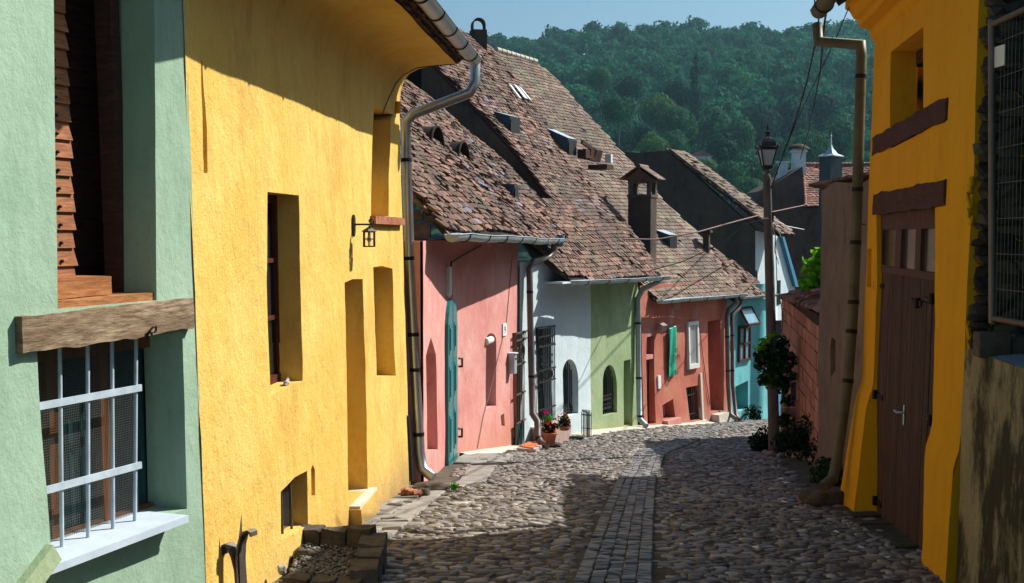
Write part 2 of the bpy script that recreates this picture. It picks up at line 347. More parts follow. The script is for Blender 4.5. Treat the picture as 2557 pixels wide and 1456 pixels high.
class Wall:
    """a house front along a plan polyline; s runs along it, z up, off out towards the street"""
    def __init__(s, pts, side=1, k=.0, z0=0.0, wob=.012, seed=0, extra=None):
        s.P = [Vector((p[0], p[1])) for p in pts]; s.k = k; s.z0 = z0; s.wob = wob; s.seed = seed; s.extra = extra
        s.cum = [0]; s.d = []; s.n = []
        for a, b in zip(s.P, s.P[1:]):
            d = (b-a); s.cum.append(s.cum[-1]+d.length); d.normalize(); s.d.append(d); s.n.append(Vector((d.y, -d.x))*side)
        s.len = s.cum[-1]
    def seg(s, q):
        for i in range(len(s.d)-1):
            if q < s.cum[i+1]: return i
        return len(s.d)-1
    def nrm(s, q):
        i = s.seg(q); n = s.n[i].copy()
        for j in (i, i+1):
            if 0 < j < len(s.d):
                dd = q-s.cum[j]
                if abs(dd) < .3:
                    w = .5+.5*dd/.3; n = s.n[j-1]*(1-w)+s.n[j]*w
        return n.normalized()
    def pt(s, q, z, off=0, wob=True):
        i = s.seg(q); p = s.P[i]+s.d[i]*(q-s.cum[i]); n = s.nrm(q)
        o = off+s.k*(s.z0-z)
        if wob and s.wob:
            o += s.wob*noise.noise(Vector((q*1.1+s.seed*7, z*1.1, s.seed)))+s.wob*.35*noise.noise(Vector((q*4, z*4, s.seed+5)))
        if s.extra: o += s.extra(q, z) if off > -.02 else 0
        return Vector((p.x+n.x*o, p.y+n.y*o, z))
    def hit(s, u, v, off=0):
        d = ray(u, v); best = None
        for i in range(len(s.d)):
            n = s.n[i]; den = n.x*d.x+n.y*d.y+s.k*d.z
            if abs(den) < 1e-6: continue
            t = (n.dot(s.P[i])+s.k*s.z0+off)/den
            if t <= 0: continue
            q = (Vector((d.x*t, d.y*t))-s.P[i]).dot(s.d[i])+s.cum[i]
            lo = s.cum[i] if i else -99; hi = s.cum[i+1] if i < len(s.d)-1 else 99
            e = max(lo-q, 0, q-hi)
            if best is None or e < best[0]: best = (e, q, d.z*t)
        return best[1], best[2]
    def px(s, pts, off=0): return [s.hit(p[0], p[1], off) for p in pts]
    def face(s, mb, outline, holes, step=.13, mi=0):
        """outline: (s,z); holes: list of (poly, depth, back)"""
        ol = dense(outline, step); V = list(ol); E = [(i, (i+1)%len(ol)) for i in range(len(ol))]
        hd = []
        for h in holes:
            hp = dense(h[0], step); hd.append(hp); b = len(V); V += hp; E += [(b+i, b+(i+1)%len(hp)) for i in range(len(hp))]
        xs = [p[0] for p in ol]; zs = [p[1] for p in ol]
        a = min(xs)+step*.5
        while a < max(xs):
            z = min(zs)+step*.5
            while z < max(zs):
                p = (a, z)
                if inside(p, outline) and edge_dist(p, outline) > step*.35 and all((not inside(p, h[0])) and edge_dist(p, h[0]) > step*.35 for h in holes): V.append(p)
                z += step
            a += step
        r = delaunay_2d_cdt([Vector(p) for p in V], E, [], 0, 1e-5)
        vv, ff = r[0], r[2]
        fs = []
        for f in ff:
            c = (sum(vv[i].x for i in f)/len(f), sum(vv[i].y for i in f)/len(f))
            if inside(c, outline) and not any(inside(c, h[0]) for h in holes): fs.append(f)
        pts = [s.pt(p.x, p.y) for p in vv]
        if fs:
            a, b, c = (pts[i] for i in fs[0]); nn = (b-a).cross(c-a); n = s.nrm(vv[fs[0][0]].x)
            if nn.x*n.x+nn.y*n.y < 0: fs = [tuple(f)[::-1] for f in fs]
        mb.add(pts, fs, True, mi)
        for h, hp in zip(holes, hd):
            n = len(hp); dep = h[1]
            fr = [s.pt(*p) for p in hp]; bk = [s.pt(p[0], p[1], -dep) for p in hp]
            mb.add(fr+bk, [(i, (i+1)%n, n+(i+1)%n, n+i) for i in range(n)], False, mi)
            if len(h) > 2 and h[2]: mb.add(bk, [tuple(range(n))], False, mi)
    def shell(s, mb, q0, q1, z0, z1, depth=3.0, mi=0, fr=-.35):
        """sides, back and top that close the house behind its front"""
        n = s.n[s.seg((q0+q1)/2)]; a = s.pt(q0, z1, -.03, False); b = s.pt(q1, z1, -.03, False)
        D = Vector((n.x, n.y, 0))*-depth
        A = [a+D*0, b, b+D, a+D]; A = [Vector((p.x, p.y, z0)) for p in A]; B = [Vector((p.x, p.y, z1)) for p in A]
        mb.add(A+B, [(1, 2, 6, 5), (2, 3, 7, 6), (3, 0, 4, 7), (4, 5, 6, 7)], mi=mi)
    def box(s, mb, q0, q1, z0, z1, o0, o1, mi=0):
        P = [s.pt(q, z, o, False) for z in (z0, z1) for q, o in ((q0, o0), (q1, o0), (q1, o1), (q0, o1))]
        mb.box8(P, mi)
    def prism(s, mb, poly, o0, o1, mi=0):
        n = len(poly); A = [s.pt(q, z, o0, False) for q, z in poly]; B = [s.pt(q, z, o1, False) for q, z in poly]
        mb.add(A+B, [tuple(range(n))[::-1], tuple(range(n, 2*n))]+[(i, (i+1)%n, n+(i+1)%n, n+i) for i in range(n)], mi=mi)
    def rough_beam(s, mb, c0, c1, h, o0, o1, seed=0, amp=.012, nseg=26, mi=0, end=.0):
        """a hewn beam from c0 to c1 (s,z of its axis), height h, with uneven faces"""
        vs = []; prof = [(-.5, o0), (-.5, (o0+o1)/2), (-.5, o1), (-.18, o1), (.18, o1), (.5, o1), (.5, (o0+o1)/2), (.5, o0)]
        for i in range(nseg+1):
            t = i/nseg; q = c0[0]+(c1[0]-c0[0])*t; z = c0[1]+(c1[1]-c0[1])*t
            for j, (hz, o) in enumerate(prof):
                nz = noise.noise(Vector((q*3.1+seed, j*1.7, seed)))+.5*noise.noise(Vector((q*11+seed, j*3.7, seed)))
                no = noise.noise(Vector((q*4.1+seed, j*2.7, seed+9)))
                vs.append(s.pt(q, z+hz*h+nz*amp, o+(no*amp*.7 if o > o0 else 0), False))
        n = len(prof)
        fs = [(i*n+j, i*n+j+1, (i+1)*n+j+1, (i+1)*n+j) for i in range(nseg) for j in range(n-1)]
        mb.add(vs, fs, False, mi); mb.add(vs[:n], [tuple(range(n))], mi=mi); mb.add(vs[-n:], [tuple(range(n))[::-1]], mi=mi)
def bbox(poly): return min(p[0] for p in poly), max(p[0] for p in poly), min(p[1] for p in poly), max(p[1] for p in poly)
def arch(u0, u1, vb0, vb1, vs0, vs1, vt, n=8, uo=None):
    """pixel outline of an arched opening: bottom-left .. bottom-right, springing, crown"""
    um = uo if uo is not None else (u0+u1)/2; P = [(u0, vb0), (u1, vb1), (u1, vs1)]
    for i in range(1, n): a = PI/2*i/n; P.append((um+(u1-um)*math.cos(a), vs1+(vt-vs1)*math.sin(a)))
    P.append((um, vt))
    for i in range(1, n): a = PI/2*(1-i/n); P.append((um-(um-u0)*math.cos(a), vs0+(vt-vs0)*math.sin(a)))
    P.append((u0, vs0)); return P
def window(W, parent, poly, dep, fmat, gmat, fw=.05, nv=1, nh=1, mw=.03, curtain=None, thick=.05, name='window', label=None, mg=.02):
    """frame ring with mullions and panes set in an opening; returns the window (frame) object"""
    a, b, z0, z1 = bbox(poly); a -= mg; b += mg; z0 -= mg; z1 += mg; o = -dep
    fm = MB()
    for q0, q1, y0, y1 in ((a, a+fw+mg, z0, z1), (b-fw-mg, b, z0, z1), (a+fw+mg, b-fw-mg, z0, z0+fw+mg), (a+fw+mg, b-fw-mg, z1-fw-mg, z1)):
        W.box(fm, q0, q1, y0, y1, o-thick, o)
    ia, ib, iz0, iz1 = a+fw+mg, b-fw-mg, z0+fw+mg, z1-fw-mg
    for i in range(1, nv): q = ia+(ib-ia)*i/nv; W.box(fm, q-mw/2, q+mw/2, iz0, iz1, o-thick*.8, o-.006)
    for i in range(1, nh): z = iz0+(iz1-iz0)*i/nh; W.box(fm, ia, ib, z-mw/2, z+mw/2, o-thick*.75, o-.009)
    f = fm.build(name, fmat, parent, label=label)
    g = MB(); W.box(g, ia-.01, ib+.01, iz0-.01, iz1+.01, o-thick-.01, o-thick*.5-.004); g.build('pane', gmat, f)
    if curtain:
        c = MB(); n = 40; vs = []
        for i in range(n+1):
            q = ia+(ib-ia)*i/n; oo = o-thick*.5+.004+.012*abs(math.sin(i*1.1))
            vs += [W.pt(q, iz0, oo, False), W.pt(q, iz1, oo, False)]
        c.add(vs, [(2*i, 2*i+2, 2*i+3, 2*i+1) for i in range(n)], True); c.build('curtain', curtain, f)
    return f
def grille(W, parent, poly, off, nb, hz, r=.009, mat=None, name='grille', deco=True, cross=None):
    """vertical iron bars inside an (arched) outline, with horizontal rails at the given fractions"""
    a, b, z0, z1 = bbox(poly); g = MB()
    def span(q):
        zs = []
        for i, p in enumerate(poly):
            p2 = poly[(i+1)%len(poly)]
            if (p[0] > q) != (p2[0] > q): zs.append(p[1]+(p2[1]-p[1])*(q-p[0])/(p2[0]-p[0]))
        return (min(zs), max(zs)) if len(zs) > 1 else None
    for i in range(nb):
        q = a+(b-a)*(i+.5)/nb; sp = span(q)
        if sp: g.tube([W.pt(q, sp[0], off, False), W.pt(q, sp[1], off, False)], r, 6)
    for h in hz:
        z = z0+(z1-z0)*h; W.box(g, a, b, z-.012, z+.012, off-.006, off+.012)
    if deco:
        for h in hz[:2]:
            z = z0+(z1-z0)*h
            for i in range(nb-1):
                q = a+(b-a)*(i+1)/nb; n = 8; rr = min(.035, (b-a)/nb*.42)
                g.tube([W.pt(q+rr*math.cos(2*PI*k/n), z+.05+rr*math.sin(2*PI*k/n), off, False) for k in range(n+1)], .005, 4)
    return g.build(name, mat or M['iron'], parent)
def gutter(parent, p0, p1, r, mat, nb=6, name='gutter', sag=.01, bracket=True, n=24):
    """half-round channel from p0 to p1 (axis at rim level), with strap brackets and end caps"""
    p0 = Vector(p0); p1 = Vector(p1); d = (p1-p0).normalized(); sd = Vector((d.y, -d.x, 0)).normalized(); g = MB()
    N = 10
    def ring(p, rr): return [p+sd*rr*math.cos(PI*j/N)-Vector((0,0,1))*rr*math.sin(PI*j/N) for j in range(N+1)]
    vo = []; vi = []
    for i in range(n+1):
        t = i/n; p = p0.lerp(p1, t)+Vector((0, 0, sag*noise.noise(Vector((t*6, p0.x, 3)))))
        vo += ring(p, r*(1+.05*noise.noise(Vector((t*9, 4, p0.y))))); vi += ring(p+Vector((0,0,.002)), r*.93)
    k = N+1
    fs = [(i*k+j, i*k+j+1, (i+1)*k+j+1, (i+1)*k+j) for i in range(n) for j in range(N)]
    g.add(vo, fs, True); g.add(vi, [f[::-1] for f in fs], True)
    for i in range(n):
        for j in (0, N): g.add([vo[i*k+j], vo[(i+1)*k+j], vi[(i+1)*k+j], vi[i*k+j]], [(0, 1, 2, 3)])
    for e in (0, n): g.add(vo[e*k:(e+1)*k], [tuple(range(k))])
    # rolled front bead
    for sgn in (0, N): g.tube([vo[i*k+sgn] for i in range(0, n+1, 2)], r*.09, 6)
    o = g.build(name, mat, parent)
    if bracket:
        for b in range(nb):
            p = p0.lerp(p1, (b+.5)/nb); s = MB(); s.tube([q for q in ring(p, r*1.06)], r*.10, 6, False); s.tube([p-sd*r*1.06, p-sd*r*1.06+Vector((0,0,r*.5))], r*.08, 5)
            s.build('gutter_bracket', M['iron'], o)
    return o
def downpipe(parent, path, r, mat, bands=(), name='downpipe'):
    g = MB(); g.tube(path, r, 16)
    path = [Vector(p) for p in path]
    for i in range(1, len(path)-1):   # swaged joints at the elbows
        pass
    o = g.build(name, mat, parent)
    for t in bands:
        seg, f = t; p = path[seg].lerp(path[seg+1], f); d = (path[seg+1]-path[seg]).normalized()
        b = MB(); b.tube([p-d*.02, p+d*.02], r*1.09, 14); b.build('pipe_band', M['hinge'], o)
    for t in bands:
        seg, f = t; f = (f+.13)%1; p = path[seg].lerp(path[seg+1], f); d = (path[seg+1]-path[seg]).normalized()
        b = MB(); b.tube([p-d*.006, p+d*.006], r*1.05, 14); b.build('pipe_joint', mat, o)
    return o
# ------------------------------------------------------------------ roofs
class Roof:
    def __init__(s, E0, E1, back, pitch, sag=.03, seed=0):
        s.O = Vector(E0); e = Vector(E1)-s.O; s.L = e.length; s.es = e.normalized(); s.sag = sag; s.seed = seed
        b = Vector((back[0], back[1], 0)).normalized(); b = (b-s.es*b.dot(s.es)).normalized()
        s.er = (b*math.cos(pitch)+Vector((0,0,1))*math.sin(pitch)).normalized()
        s.n = s.es.cross(s.er).normalized()
        if s.n.z < 0: s.n = -s.n
    def hit(s, u, v):
        d = ray(u, v); t = s.n.dot(s.O)/s.n.dot(d); p = d*t-s.O; return p.dot(s.es), p.dot(s.er)
    def px(s, pts): return [s.hit(*p) for p in pts]
    def w(s, a, r): return s.sag*(noise.noise(Vector((a*.55+s.seed, r*.45, s.seed)))*1.6+.35*noise.noise(Vector((a*1.9+s.seed, r*1.7, 2))))
    def pt(s, a, r, h=0): return s.O+s.es*a+s.er*r+s.n*(h+s.w(a, r))
    def tiles(s, parent, poly, mat, course=.095, tw=.118, name='roof_tiles', jit=1.0, th=.026, flare=0):
        a0, a1, r0, r1 = bbox(poly); V = []; Fq = []; rnd = random.Random(s.seed*31+5); nr = int((r1-r0)/course)+1
        for i in range(nr):
            r = r0+i*course; off = (i%2)*tw*.5; na = int((a1-a0)/tw)+2
            for j in range(na):
                a = a0+j*tw+off-tw*.25
                if not inside((a, r+course*.4), poly): continue
                if rnd.random() < .006*jit: continue
                ww = tw*(.47+.02*rnd.random()); ln = course*1.75; sk = rnd.gauss(0, .035)*jit; rr = r+rnd.gauss(0, .006)*jit; lf = .028+abs(rnd.gauss(0, .007))*jit
                tilt = rnd.gauss(0, .010)*jit
                if rnd.random() < .03*jit: sk += rnd.uniform(-.2, .2); rr -= .03
                b = len(V)
                for hh in (0, -th):
                    for (x, y, k) in ((-1, .035, 0), (-.5, .006, 0), (.5, .006, 0), (1, .035, 0), (1, ln, 1), (-1, ln, 1)):
                        q = a+x*ww+sk*y; h = lf*(1-k)+.004*k+hh+tilt*x
                        V.append(s.pt(q, rr+y, h))
                Fq += [(b+0, b+1, b+2, b+3, b+4, b+5), (b+6, b+7, b+1, b+0), (b+7, b+8, b+2, b+1), (b+8, b+9, b+3, b+2), (b+9, b+10, b+4, b+3), (b+11, b+6, b+0, b+5)]
        mb = MB(); mb.v = [tuple(p) for p in V]; mb.f = Fq; mb.sm = [False]*len(Fq); mb.mi = [0]*len(Fq)
        return mb.build(name, mat, parent)
    def underlay(s, parent, poly, h=-.02, th=.05, name='roof', mat=None):
        mb = MB(); n = len(poly)
        P = dense(poly, .4); n = len(P)
        A = [s.pt(a, r, h) for a, r in P]; B = [s.pt(a, r, h-th) for a, r in P]
        r_ = delaunay_2d_cdt([Vector(p) for p in P], [(i, (i+1)%n) for i in range(n)], [], 1, 1e-5)
        if len(r_[0]) == n:
            mb.add([s.pt(p.x, p.y, h) for p in r_[0]], r_[2]); mb.add([s.pt(p.x, p.y, h-th) for p in r_[0]], [tuple(f)[::-1] for f in r_[2]])
        else: mb.add(A, [tuple(range(n))]); mb.add(B, [tuple(range(n))[::-1]])
        mb.add(A+B, [(i, (i+1)%n, n+(i+1)%n, n+i) for i in range(n)])
        return mb.build(name, mat or M['underlay'], parent)
def rock(mb, c, sx, sy, sz, seed=0, sub=2, amp=.25, rz=0, mi=0, pw=.8):
    bm = bmesh.new(); bmesh.ops.create_icosphere(bm, subdivisions=sub, radius=1)
    vs = []
    for v in bm.verts:
        p = v.co.copy(); k = 1+amp*noise.noise(p*1.3+Vector((seed*3.1, seed, 0)))+amp*.4*noise.noise(p*3.5+Vector((seed, 0, 4)))
        p = Vector((math.copysign(abs(p.x)**pw, p.x), math.copysign(abs(p.y)**pw, p.y), math.copysign(abs(p.z)**pw, p.z)))*k
        p = Vector((p.x*sx, p.y*sy, p.z*sz)); p.rotate(Matrix.Rotation(rz, 3, 'Z')); vs.append(p+Vector(c))
    mb.add(vs, [tuple(v.index for v in f.verts) for f in bm.faces], False, mi); bm.free()
def leafcloud(fn, n, size, seed, jn=.55):
    """n leaf quads; fn(rng) gives a point and an outward direction"""
    rs = np.random.RandomState(seed); P, N = fn(rs, n)
    N = N+rs.normal(0, jn, (n, 3)); N /= np.linalg.norm(N, axis=1)[:, None]
    T = np.cross(N, rs.normal(0, 1, (n, 3))); T /= np.linalg.norm(T, axis=1)[:, None]; B = np.cross(N, T)
    sz = size*rs.uniform(.55, 1.25, (n, 1))
    V = np.stack([P-B*sz*.6, P+T*sz*.38-B*sz*.05, P+B*sz*.6-N*sz*.15, P-T*sz*.38-B*sz*.05], 1).reshape(-1, 3)
    return V, np.arange(n*4).reshape(-1, 4)
def blob_fn(blobs, shell=.35):
    """points in the outer shell of a set of ellipsoids (cx,cy,cz,rx,ry,rz)"""
    B = np.array(blobs, float)
    def fn(rs, n):
        w = (B[:, 3]*B[:, 4]*B[:, 5])**(2/3); i = rs.choice(len(B), n, p=w/w.sum()); d = rs.normal(0, 1, (n, 3)); d /= np.linalg.norm(d, axis=1)[:, None]
        r = 1-shell*rs.uniform(0, 1, (n, 1))**1.5
        return B[i, :3]+d*B[i, 3:]*r, d
    return fn
def textobj(s, size, o, xd, up, mat, parent, name='lettering', ext=.001):
    cu = bpy.data.curves.new(name, 'FONT'); cu.body = s; cu.size = size; cu.extrude = ext; cu.align_x = 'CENTER'; cu.align_y = 'CENTER'
    t = bpy.data.objects.new('tmp', cu); C.objects.link(t); dg = bpy.context.evaluated_depsgraph_get()
    me = bpy.data.meshes.new_from_object(t.evaluated_get(dg)); bpy.data.objects.remove(t)
    xd = Vector(xd).normalized(); up = Vector(up).normalized(); n = xd.cross(up); b = Vector(parent['_b'])
    mt = Matrix((xd, up, n)).transposed().to_4x4(); mt.translation = Vector(o)-b; me.transform(mt)
    me.materials.append(mat); ob = bpy.data.objects.new(name, me); C.objects.link(ob); ob.parent = parent; return ob
# ================================================================== SETTING: ground, street
def build_ground():
    ys = np.concatenate([np.arange(-10, 36, .5), np.arange(36, 120, 6), np.arange(120, 440, 10), [460, 520, 700, 1100, 1600]])
    xs = np.concatenate([[-900, -500, -300, -200, -140, -90, -50, -25], np.arange(-12, 16, .5), [20, 30, 50, 80, 110, 140, 180, 240, 330, 500, 900]])
    Z = np.interp(ys, GY, GZ)
    V = np.array([(x, y, Z[i]+((6*noise.noise(Vector((x*.012, y*.012, 0)))+.06*max(0, x-25))*min(1, max(0, (y-150)/100)) if y > 150 else 0)+(.015*noise.noise(Vector((x*2, y*2, 0))))-.001) for i, y in enumerate(ys) for x in xs])
    n = len(xs); q = np.array([(i*n+j, i*n+j+1, (i+1)*n+j+1, (i+1)*n+j) for i in range(len(ys)-1) for j in range(n-1)])
    near = ys[q[:, 0]//n] < 60
    npmesh('ground', V, q[near], M['dirt'], True, kind='structure')
    npmesh('wooded_hill', V, q[~near], M['hillground'], True, kind='structure')
build_ground()
LX = ([4, 6, 12.3, 12.6, 15.7, 18.7, 19.2, 21.5, 23.3, 26.8, 28, 34], [-1.94, -1.75, -1.12, -.9, -.76, .1, .33, 1.46, 2.51, 4.96, 5.9, 10.5])
RX = ([4, 6, 7.3, 10.8, 11.6, 13, 14, 16, 17, 19, 23, 28, 34], [2.6, 2.75, 2.9, 3.1, 2.95, 3.0, 3.15, 3.6, 4.1, 4.5, 5.6, 8.5, 13])
SCX = ([4, 7.5, 10, 12.6, 14.5, 16.5, 18.5, 23, 27, 34], [.22, .665, 1.0, 1.36, 1.66, 2.0, 2.5, 4.1, 6.2, 10.8])
def stripw(y): return np.interp(y, [4, 7.5, 12.6, 30], [.53, .5, .42, .40])
def build_cobbles():
    cx = []; cy = []; ca = []; cb = []; y = 5.6
    while y < 33:
        k = 1 if y < 20 else 1.25
        row = .056*k*RS.uniform(.85, 1.25); lx = np.interp(y, *LX)+(.42 if 8.6 < y < 13.2 else .12); rx = np.interp(y, *RX)+.1
        c = np.interp(y, *SCX); w = stripw(y)/2; x = lx+RS.uniform(0, .1)
        while x < rx:
            ln = RS.uniform(.05, .145)*k if RS.rand() < .82 else RS.uniform(.14, .21)*k
            xc = x+ln/2
            if not (c-w-ln*.42 < xc < c+w+ln*.42):
                cx.append(xc); cy.append(y+RS.normal(0, .012*k)); ca.append(ln*RS.uniform(.42,.55)); cb.append(row*RS.uniform(.42, .74))
            x += ln*RS.uniform(.93, 1.04)
        y += row
    cx, cy, ca, cb = map(np.array, (cx, cy, ca, cb)); n = len(cx); NA = 10
    th = np.linspace(0, 2*PI, NA, endpoint=False); rings = [(1.0, -.02), (.96, .007), (.84, .0165), (.5, .0205)]
    rot = RS.normal(0, .16, n); tilt = RS.normal(0, .13, (n, 2)); hs = RS.uniform(.55, 1.25, n); ho = RS.normal(0, .005, n)
    rad = 1+RS.normal(0, .21, (n, NA)); rad = (rad+np.roll(rad, 1, 1))/2
    V = []
    for rr, h in rings:
        ex = np.sign(np.cos(th))*np.abs(np.cos(th))**.78; ey = np.sign(np.sin(th))*np.abs(np.sin(th))**.78
        x = ca[:, None]*ex*rad*rr; y = cb[:, None]*ey*rad*rr
        X = cx[:, None]+x*np.cos(rot)[:, None]-y*np.sin(rot)[:, None]; Y = cy[:, None]+x*np.sin(rot)[:, None]+y*np.cos(rot)[:, None]
        Z = np.interp(Y, GY, GZ)+(h*hs[:, None] if h > 0 else h)+tilt[:, :1]*x+tilt[:, 1:]*y+ho[:, None]-.012
        V.append(np.stack([X, Y, Z], 2))
    top = np.stack([cx, cy, np.interp(cy, GY, GZ)+.0212*hs+ho-.012], 1)[:, None, :]
    V = np.concatenate(V+[top], 1); k = len(rings)*NA+1
    q = [(r*NA+j, r*NA+(j+1)%NA, (r+1)*NA+(j+1)%NA, (r+1)*NA+j) for r in range(len(rings)-1) for j in range(NA)]
    q += [(3*NA+j, 3*NA+(j+1)%NA, k-1, k-1) for j in range(0, NA)]
    q = np.array(q); tri = q[:, 2] == q[:, 3]
    Q = (q[~tri][None]+np.arange(n)[:, None, None]*k).reshape(-1, 4)
    # crown closed with quads (pairs of sectors)
    cr = np.array([(3*NA+j, 3*NA+(j+1)%NA, 3*NA+(j+2)%NA, k-1) for j in range(0, NA, 2)]); Q2 = (cr[None]+np.arange(n)[:, None, None]*k).reshape(-1, 4)
    npmesh('cobbled_road', V.reshape(-1, 3), np.concatenate([Q, Q2]), M['cobble'], True, kind='structure')
    print('cobbles', n)
build_cobbles()
def build_strip():
    V = []; Q = []; y = 5.6; col = 5; ysl = [5.6+.01*i for i in range(col)]
    for c in range(col):
        y = 5.6+RS.uniform(0, .03)
        while y < 31:
            w = stripw(y)/col; xc = np.interp(y, *SCX)+(c-(col-1)/2)*w*1.01; d = RS.uniform(.030, .056)*(1 if y < 16 else 1.2)
            a = w*RS.uniform(.43, .49); b = d*.43; h = RS.uniform(.012, .036)+.006*abs(c-2)-.012
            slope = (np.interp(y+.5, *SCX)-np.interp(y, *SCX))/.5
            rot = -math.atan(slope)*.6+RS.normal(0, .12)+(.10 if c % 2 else -.10); z = gz(y)+.0; k0 = len(V); tl = RS.normal(0, .004)
            for s_, zz in ((1.0, -.03), (1.0, h-.006), (.88, h)):
                for X, Yy in ((-a, -b), (a, -b), (a, b), (-a, b)):
                    X2 = X*s_; Y2 = Yy*(s_ if s_ == 1 else .7)
                    V.append((xc+X2*math.cos(rot)-Y2*math.sin(rot), y+X2*math.sin(rot)+Y2*math.cos(rot), z+zz+tl*X2/a))
            for r in (0, 4):
                Q += [(k0+r+j, k0+r+(j+1)%4, k0+r+4+(j+1)%4, k0+r+4+j) for j in range(4)]
            Q.append((k0+8, k0+9, k0+10, k0+11)); y += d
    npmesh('drainage_channel', V, Q, M['strip'], False, kind='structure')
build_strip()
def slabs(name, x0f, x1f, y0, y1, dy, mat, h=.02, seed=1, ncol=2, gap=.012):
    r = random.Random(seed); mb = MB(); y = y0
    while y < y1:
        d = dy*r.uniform(.7, 1.3); cuts = [0]+sorted(r.uniform(.3, .7) for _ in range(ncol-1))+[1]
        for a, b in zip(cuts, cuts[1:]):
            P = []; hz = h+r.uniform(-.006, .008); tx, ty = r.gauss(0, .006), r.gauss(0, .006)
            for zz, ins in ((-.04, 0), (hz-.006, 0), (hz, .008)):
                for xf, yy in ((a, y), (b, y), (b, y+d), (a, y+d)):
                    sx = 1 if xf == a else -1; sy = 1 if yy == y else -1
                    X = x0f(yy)+(x1f(yy)-x0f(yy))*xf+sx*(gap/2+ins)+r.gauss(0, .004); Yy = yy+sy*(gap/2+ins)+r.gauss(0, .004)
                    P.append((X, Yy, gz(Yy)+zz+tx*sx+ty*sy))
            mb.add(P, [(i, (i+1)%4, 4+(i+1)%4, 4+i) for i in range(4)]+[(4+i, 4+(i+1)%4, 8+(i+1)%4, 8+i) for i in range(4)]+[(8, 9, 10, 11)])
        y += d
    return mb.build(name, mat, kind='structure')
lx = lambda y: float(np.interp(y, *LX))
slabs('pavement', lambda y: lx(y)+.06, lambda y: lx(y)+.50, 8.9, 12.1, .22, M['slab'], seed=3)
slabs('pavement', lambda y: lx(y)+.30, lambda y: lx(y)+.62, 12.1, 14.6, .26, M['slab'], seed=4, ncol=1)
slabs('pavement', lambda y: lx(y)+.06, lambda y: lx(y)+.75, 14.7, 16.2, .33, M['slab'], seed=5, ncol=2)
slabs('pavement', lambda y: 2.9, lambda y: 3.25, 8.6, 11.2, .5, M['darkstone'], seed=6, ncol=1)
def apron(y0, y1, w, seed):
    mb = MB(); ys = np.arange(y0, y1+.01, .12); vs = []
    for i, y in enumerate(ys):
        ww = w*(1+.35*noise.noise(Vector((y*2, seed, 0))))*min(1, .3+(y-y0)*1.5, .3+(y1-y)*1.5)
        for f, h in ((-.3, .05), (.35, .045), (.8, .03), (1, -.03)): vs.append((lx(y)+ww*f, y-.25*ww*f, gz(y)+h+.006*noise.noise(Vector((y*5, f*3, seed)))))
    mb.add(vs, [(i*4+j, i*4+j+1, i*4+5+j, i*4+4+j) for i in range(len(ys)-1) for j in range(3)], True)
    mb.build('pavement', M['cream'], kind='structure')
apron(15.9, 19.0, .34, 1); apron(20.4, 26.4, .38, 2)
# ================================================================== 1  GREEN HOUSE
dG = Vector((.3437, .939)); cG = Vector((-1.725, 6.3)); WG = Wall([cG-dG*5.5, cG], 1, .028, 0, .010, 1)
gh = empty('house', (-2.3, 4.6, gz(4.6)), 'sage green plastered house front with old oak beam and barred window', 'house')
upper = WG.px([(143, 772), (390, 750), (385, 60), (385, -150), (132, -150), (137, 200)])
_zs = (WG.hit(124, 1419, .11)[1]+WG.hit(471, 1284, .11)[1])/2
lower = WG.px([(126, 1368), (300, 1325), (467, 1290), (461, 1000), (455, 830), (92, 868), (105, 1080)])
lower = [(q, _zs-.006) if z < _zs+.12 else (q, z) for q, z in lower]
mb = MB(); WG.face(mb, [(1.2, -2.9), (5.5, -2.9), (5.5, 2.7), (1.2, 2.7)], [(upper, .22), (lower, .25)]); WG.shell(mb, 1.2, 5.5, -2.9, 2.7)
mb.build('wall', M['green'], gh)
a, b, z0, z1 = bbox(upper)
sh = MB(); z = z0+.10; zt = z1+.1; i = 0; q1 = WG.hit(286, 500, -.22)[0]; q2_ = WG.hit(192, 500, -.2)[0]
while z < zt:
    h = .088; r = random.Random(i)
    P = [WG.pt(q, zz, o, False) for (zz, o) in ((z, -.205), (z+h*1.08, -.222)) for q in (a-.1, q2_-.02*r.random())]
    n = WG.n[0]; nn = Vector((n.x, n.y, 0))*-.02
    sh.add(P+[p+nn for p in P], [(0, 1, 3, 2), (4, 6, 7, 5), (0, 4, 5, 1), (2, 3, 7, 6), (1, 5, 7, 3), (0, 2, 6, 4)]); z += h; i += 1
z = z0+.125
while z < zt:
    for qq in (WG.hit(154, 600, -.2)[0],): sh.lathe(WG.pt(qq, z, -.206, False)+Vector((.004, 0, 0)), [(0, .008), (.008, .006), (.010, 0), (.008, -.006), (0, -.008)], 8, mi=1)
    z += .088
sh.build('lit_shutter', [M['plank'], M['hinge']], gh)  # sunlit part of the boards as its own leaf, ragged along the shadow edge
bb = MB(); zz = z0-.1
while zz < zt: WG.box(bb, a-.6, q1+.6, zz, zz+.084, -.56, -.53); zz += .088
bb.build('shaded_shutter', M['oldbeam'], gh)  # rest of the boards, set back in dark wood to stand for shade
fr = MB(); WG.box(fr, q1, q1+.07, z0-.1, zt, -.30, -.20); fr.build('shutter_frame', M['oldbeam'], gh)
s1 = MB(); qa = WG.hit(145, 720, -.08)[0]; qb = WG.hit(281, 720, -.08)[0]; za = WG.hit(200, 742, -.08)[1]; zb = WG.hit(200, 692, -.08)[1]
WG.rough_beam(s1, (a-.03, (za+zb)/2), (qb, (za+zb)/2), zb-za, -.50, -.085, 4, .005); s1.build('sill_block', M['orange_wood'], gh)
s2 = MB(); WG.rough_beam(s2, (a+.004, z0+.012), (b-.004, z0+.018), .05, -.50, -.012, 8, .005, mi=0); s2.build('window_sill', M['orange_wood'], gh)
p0 = WG.hit(38, 838); p1 = WG.hit(469, 783)
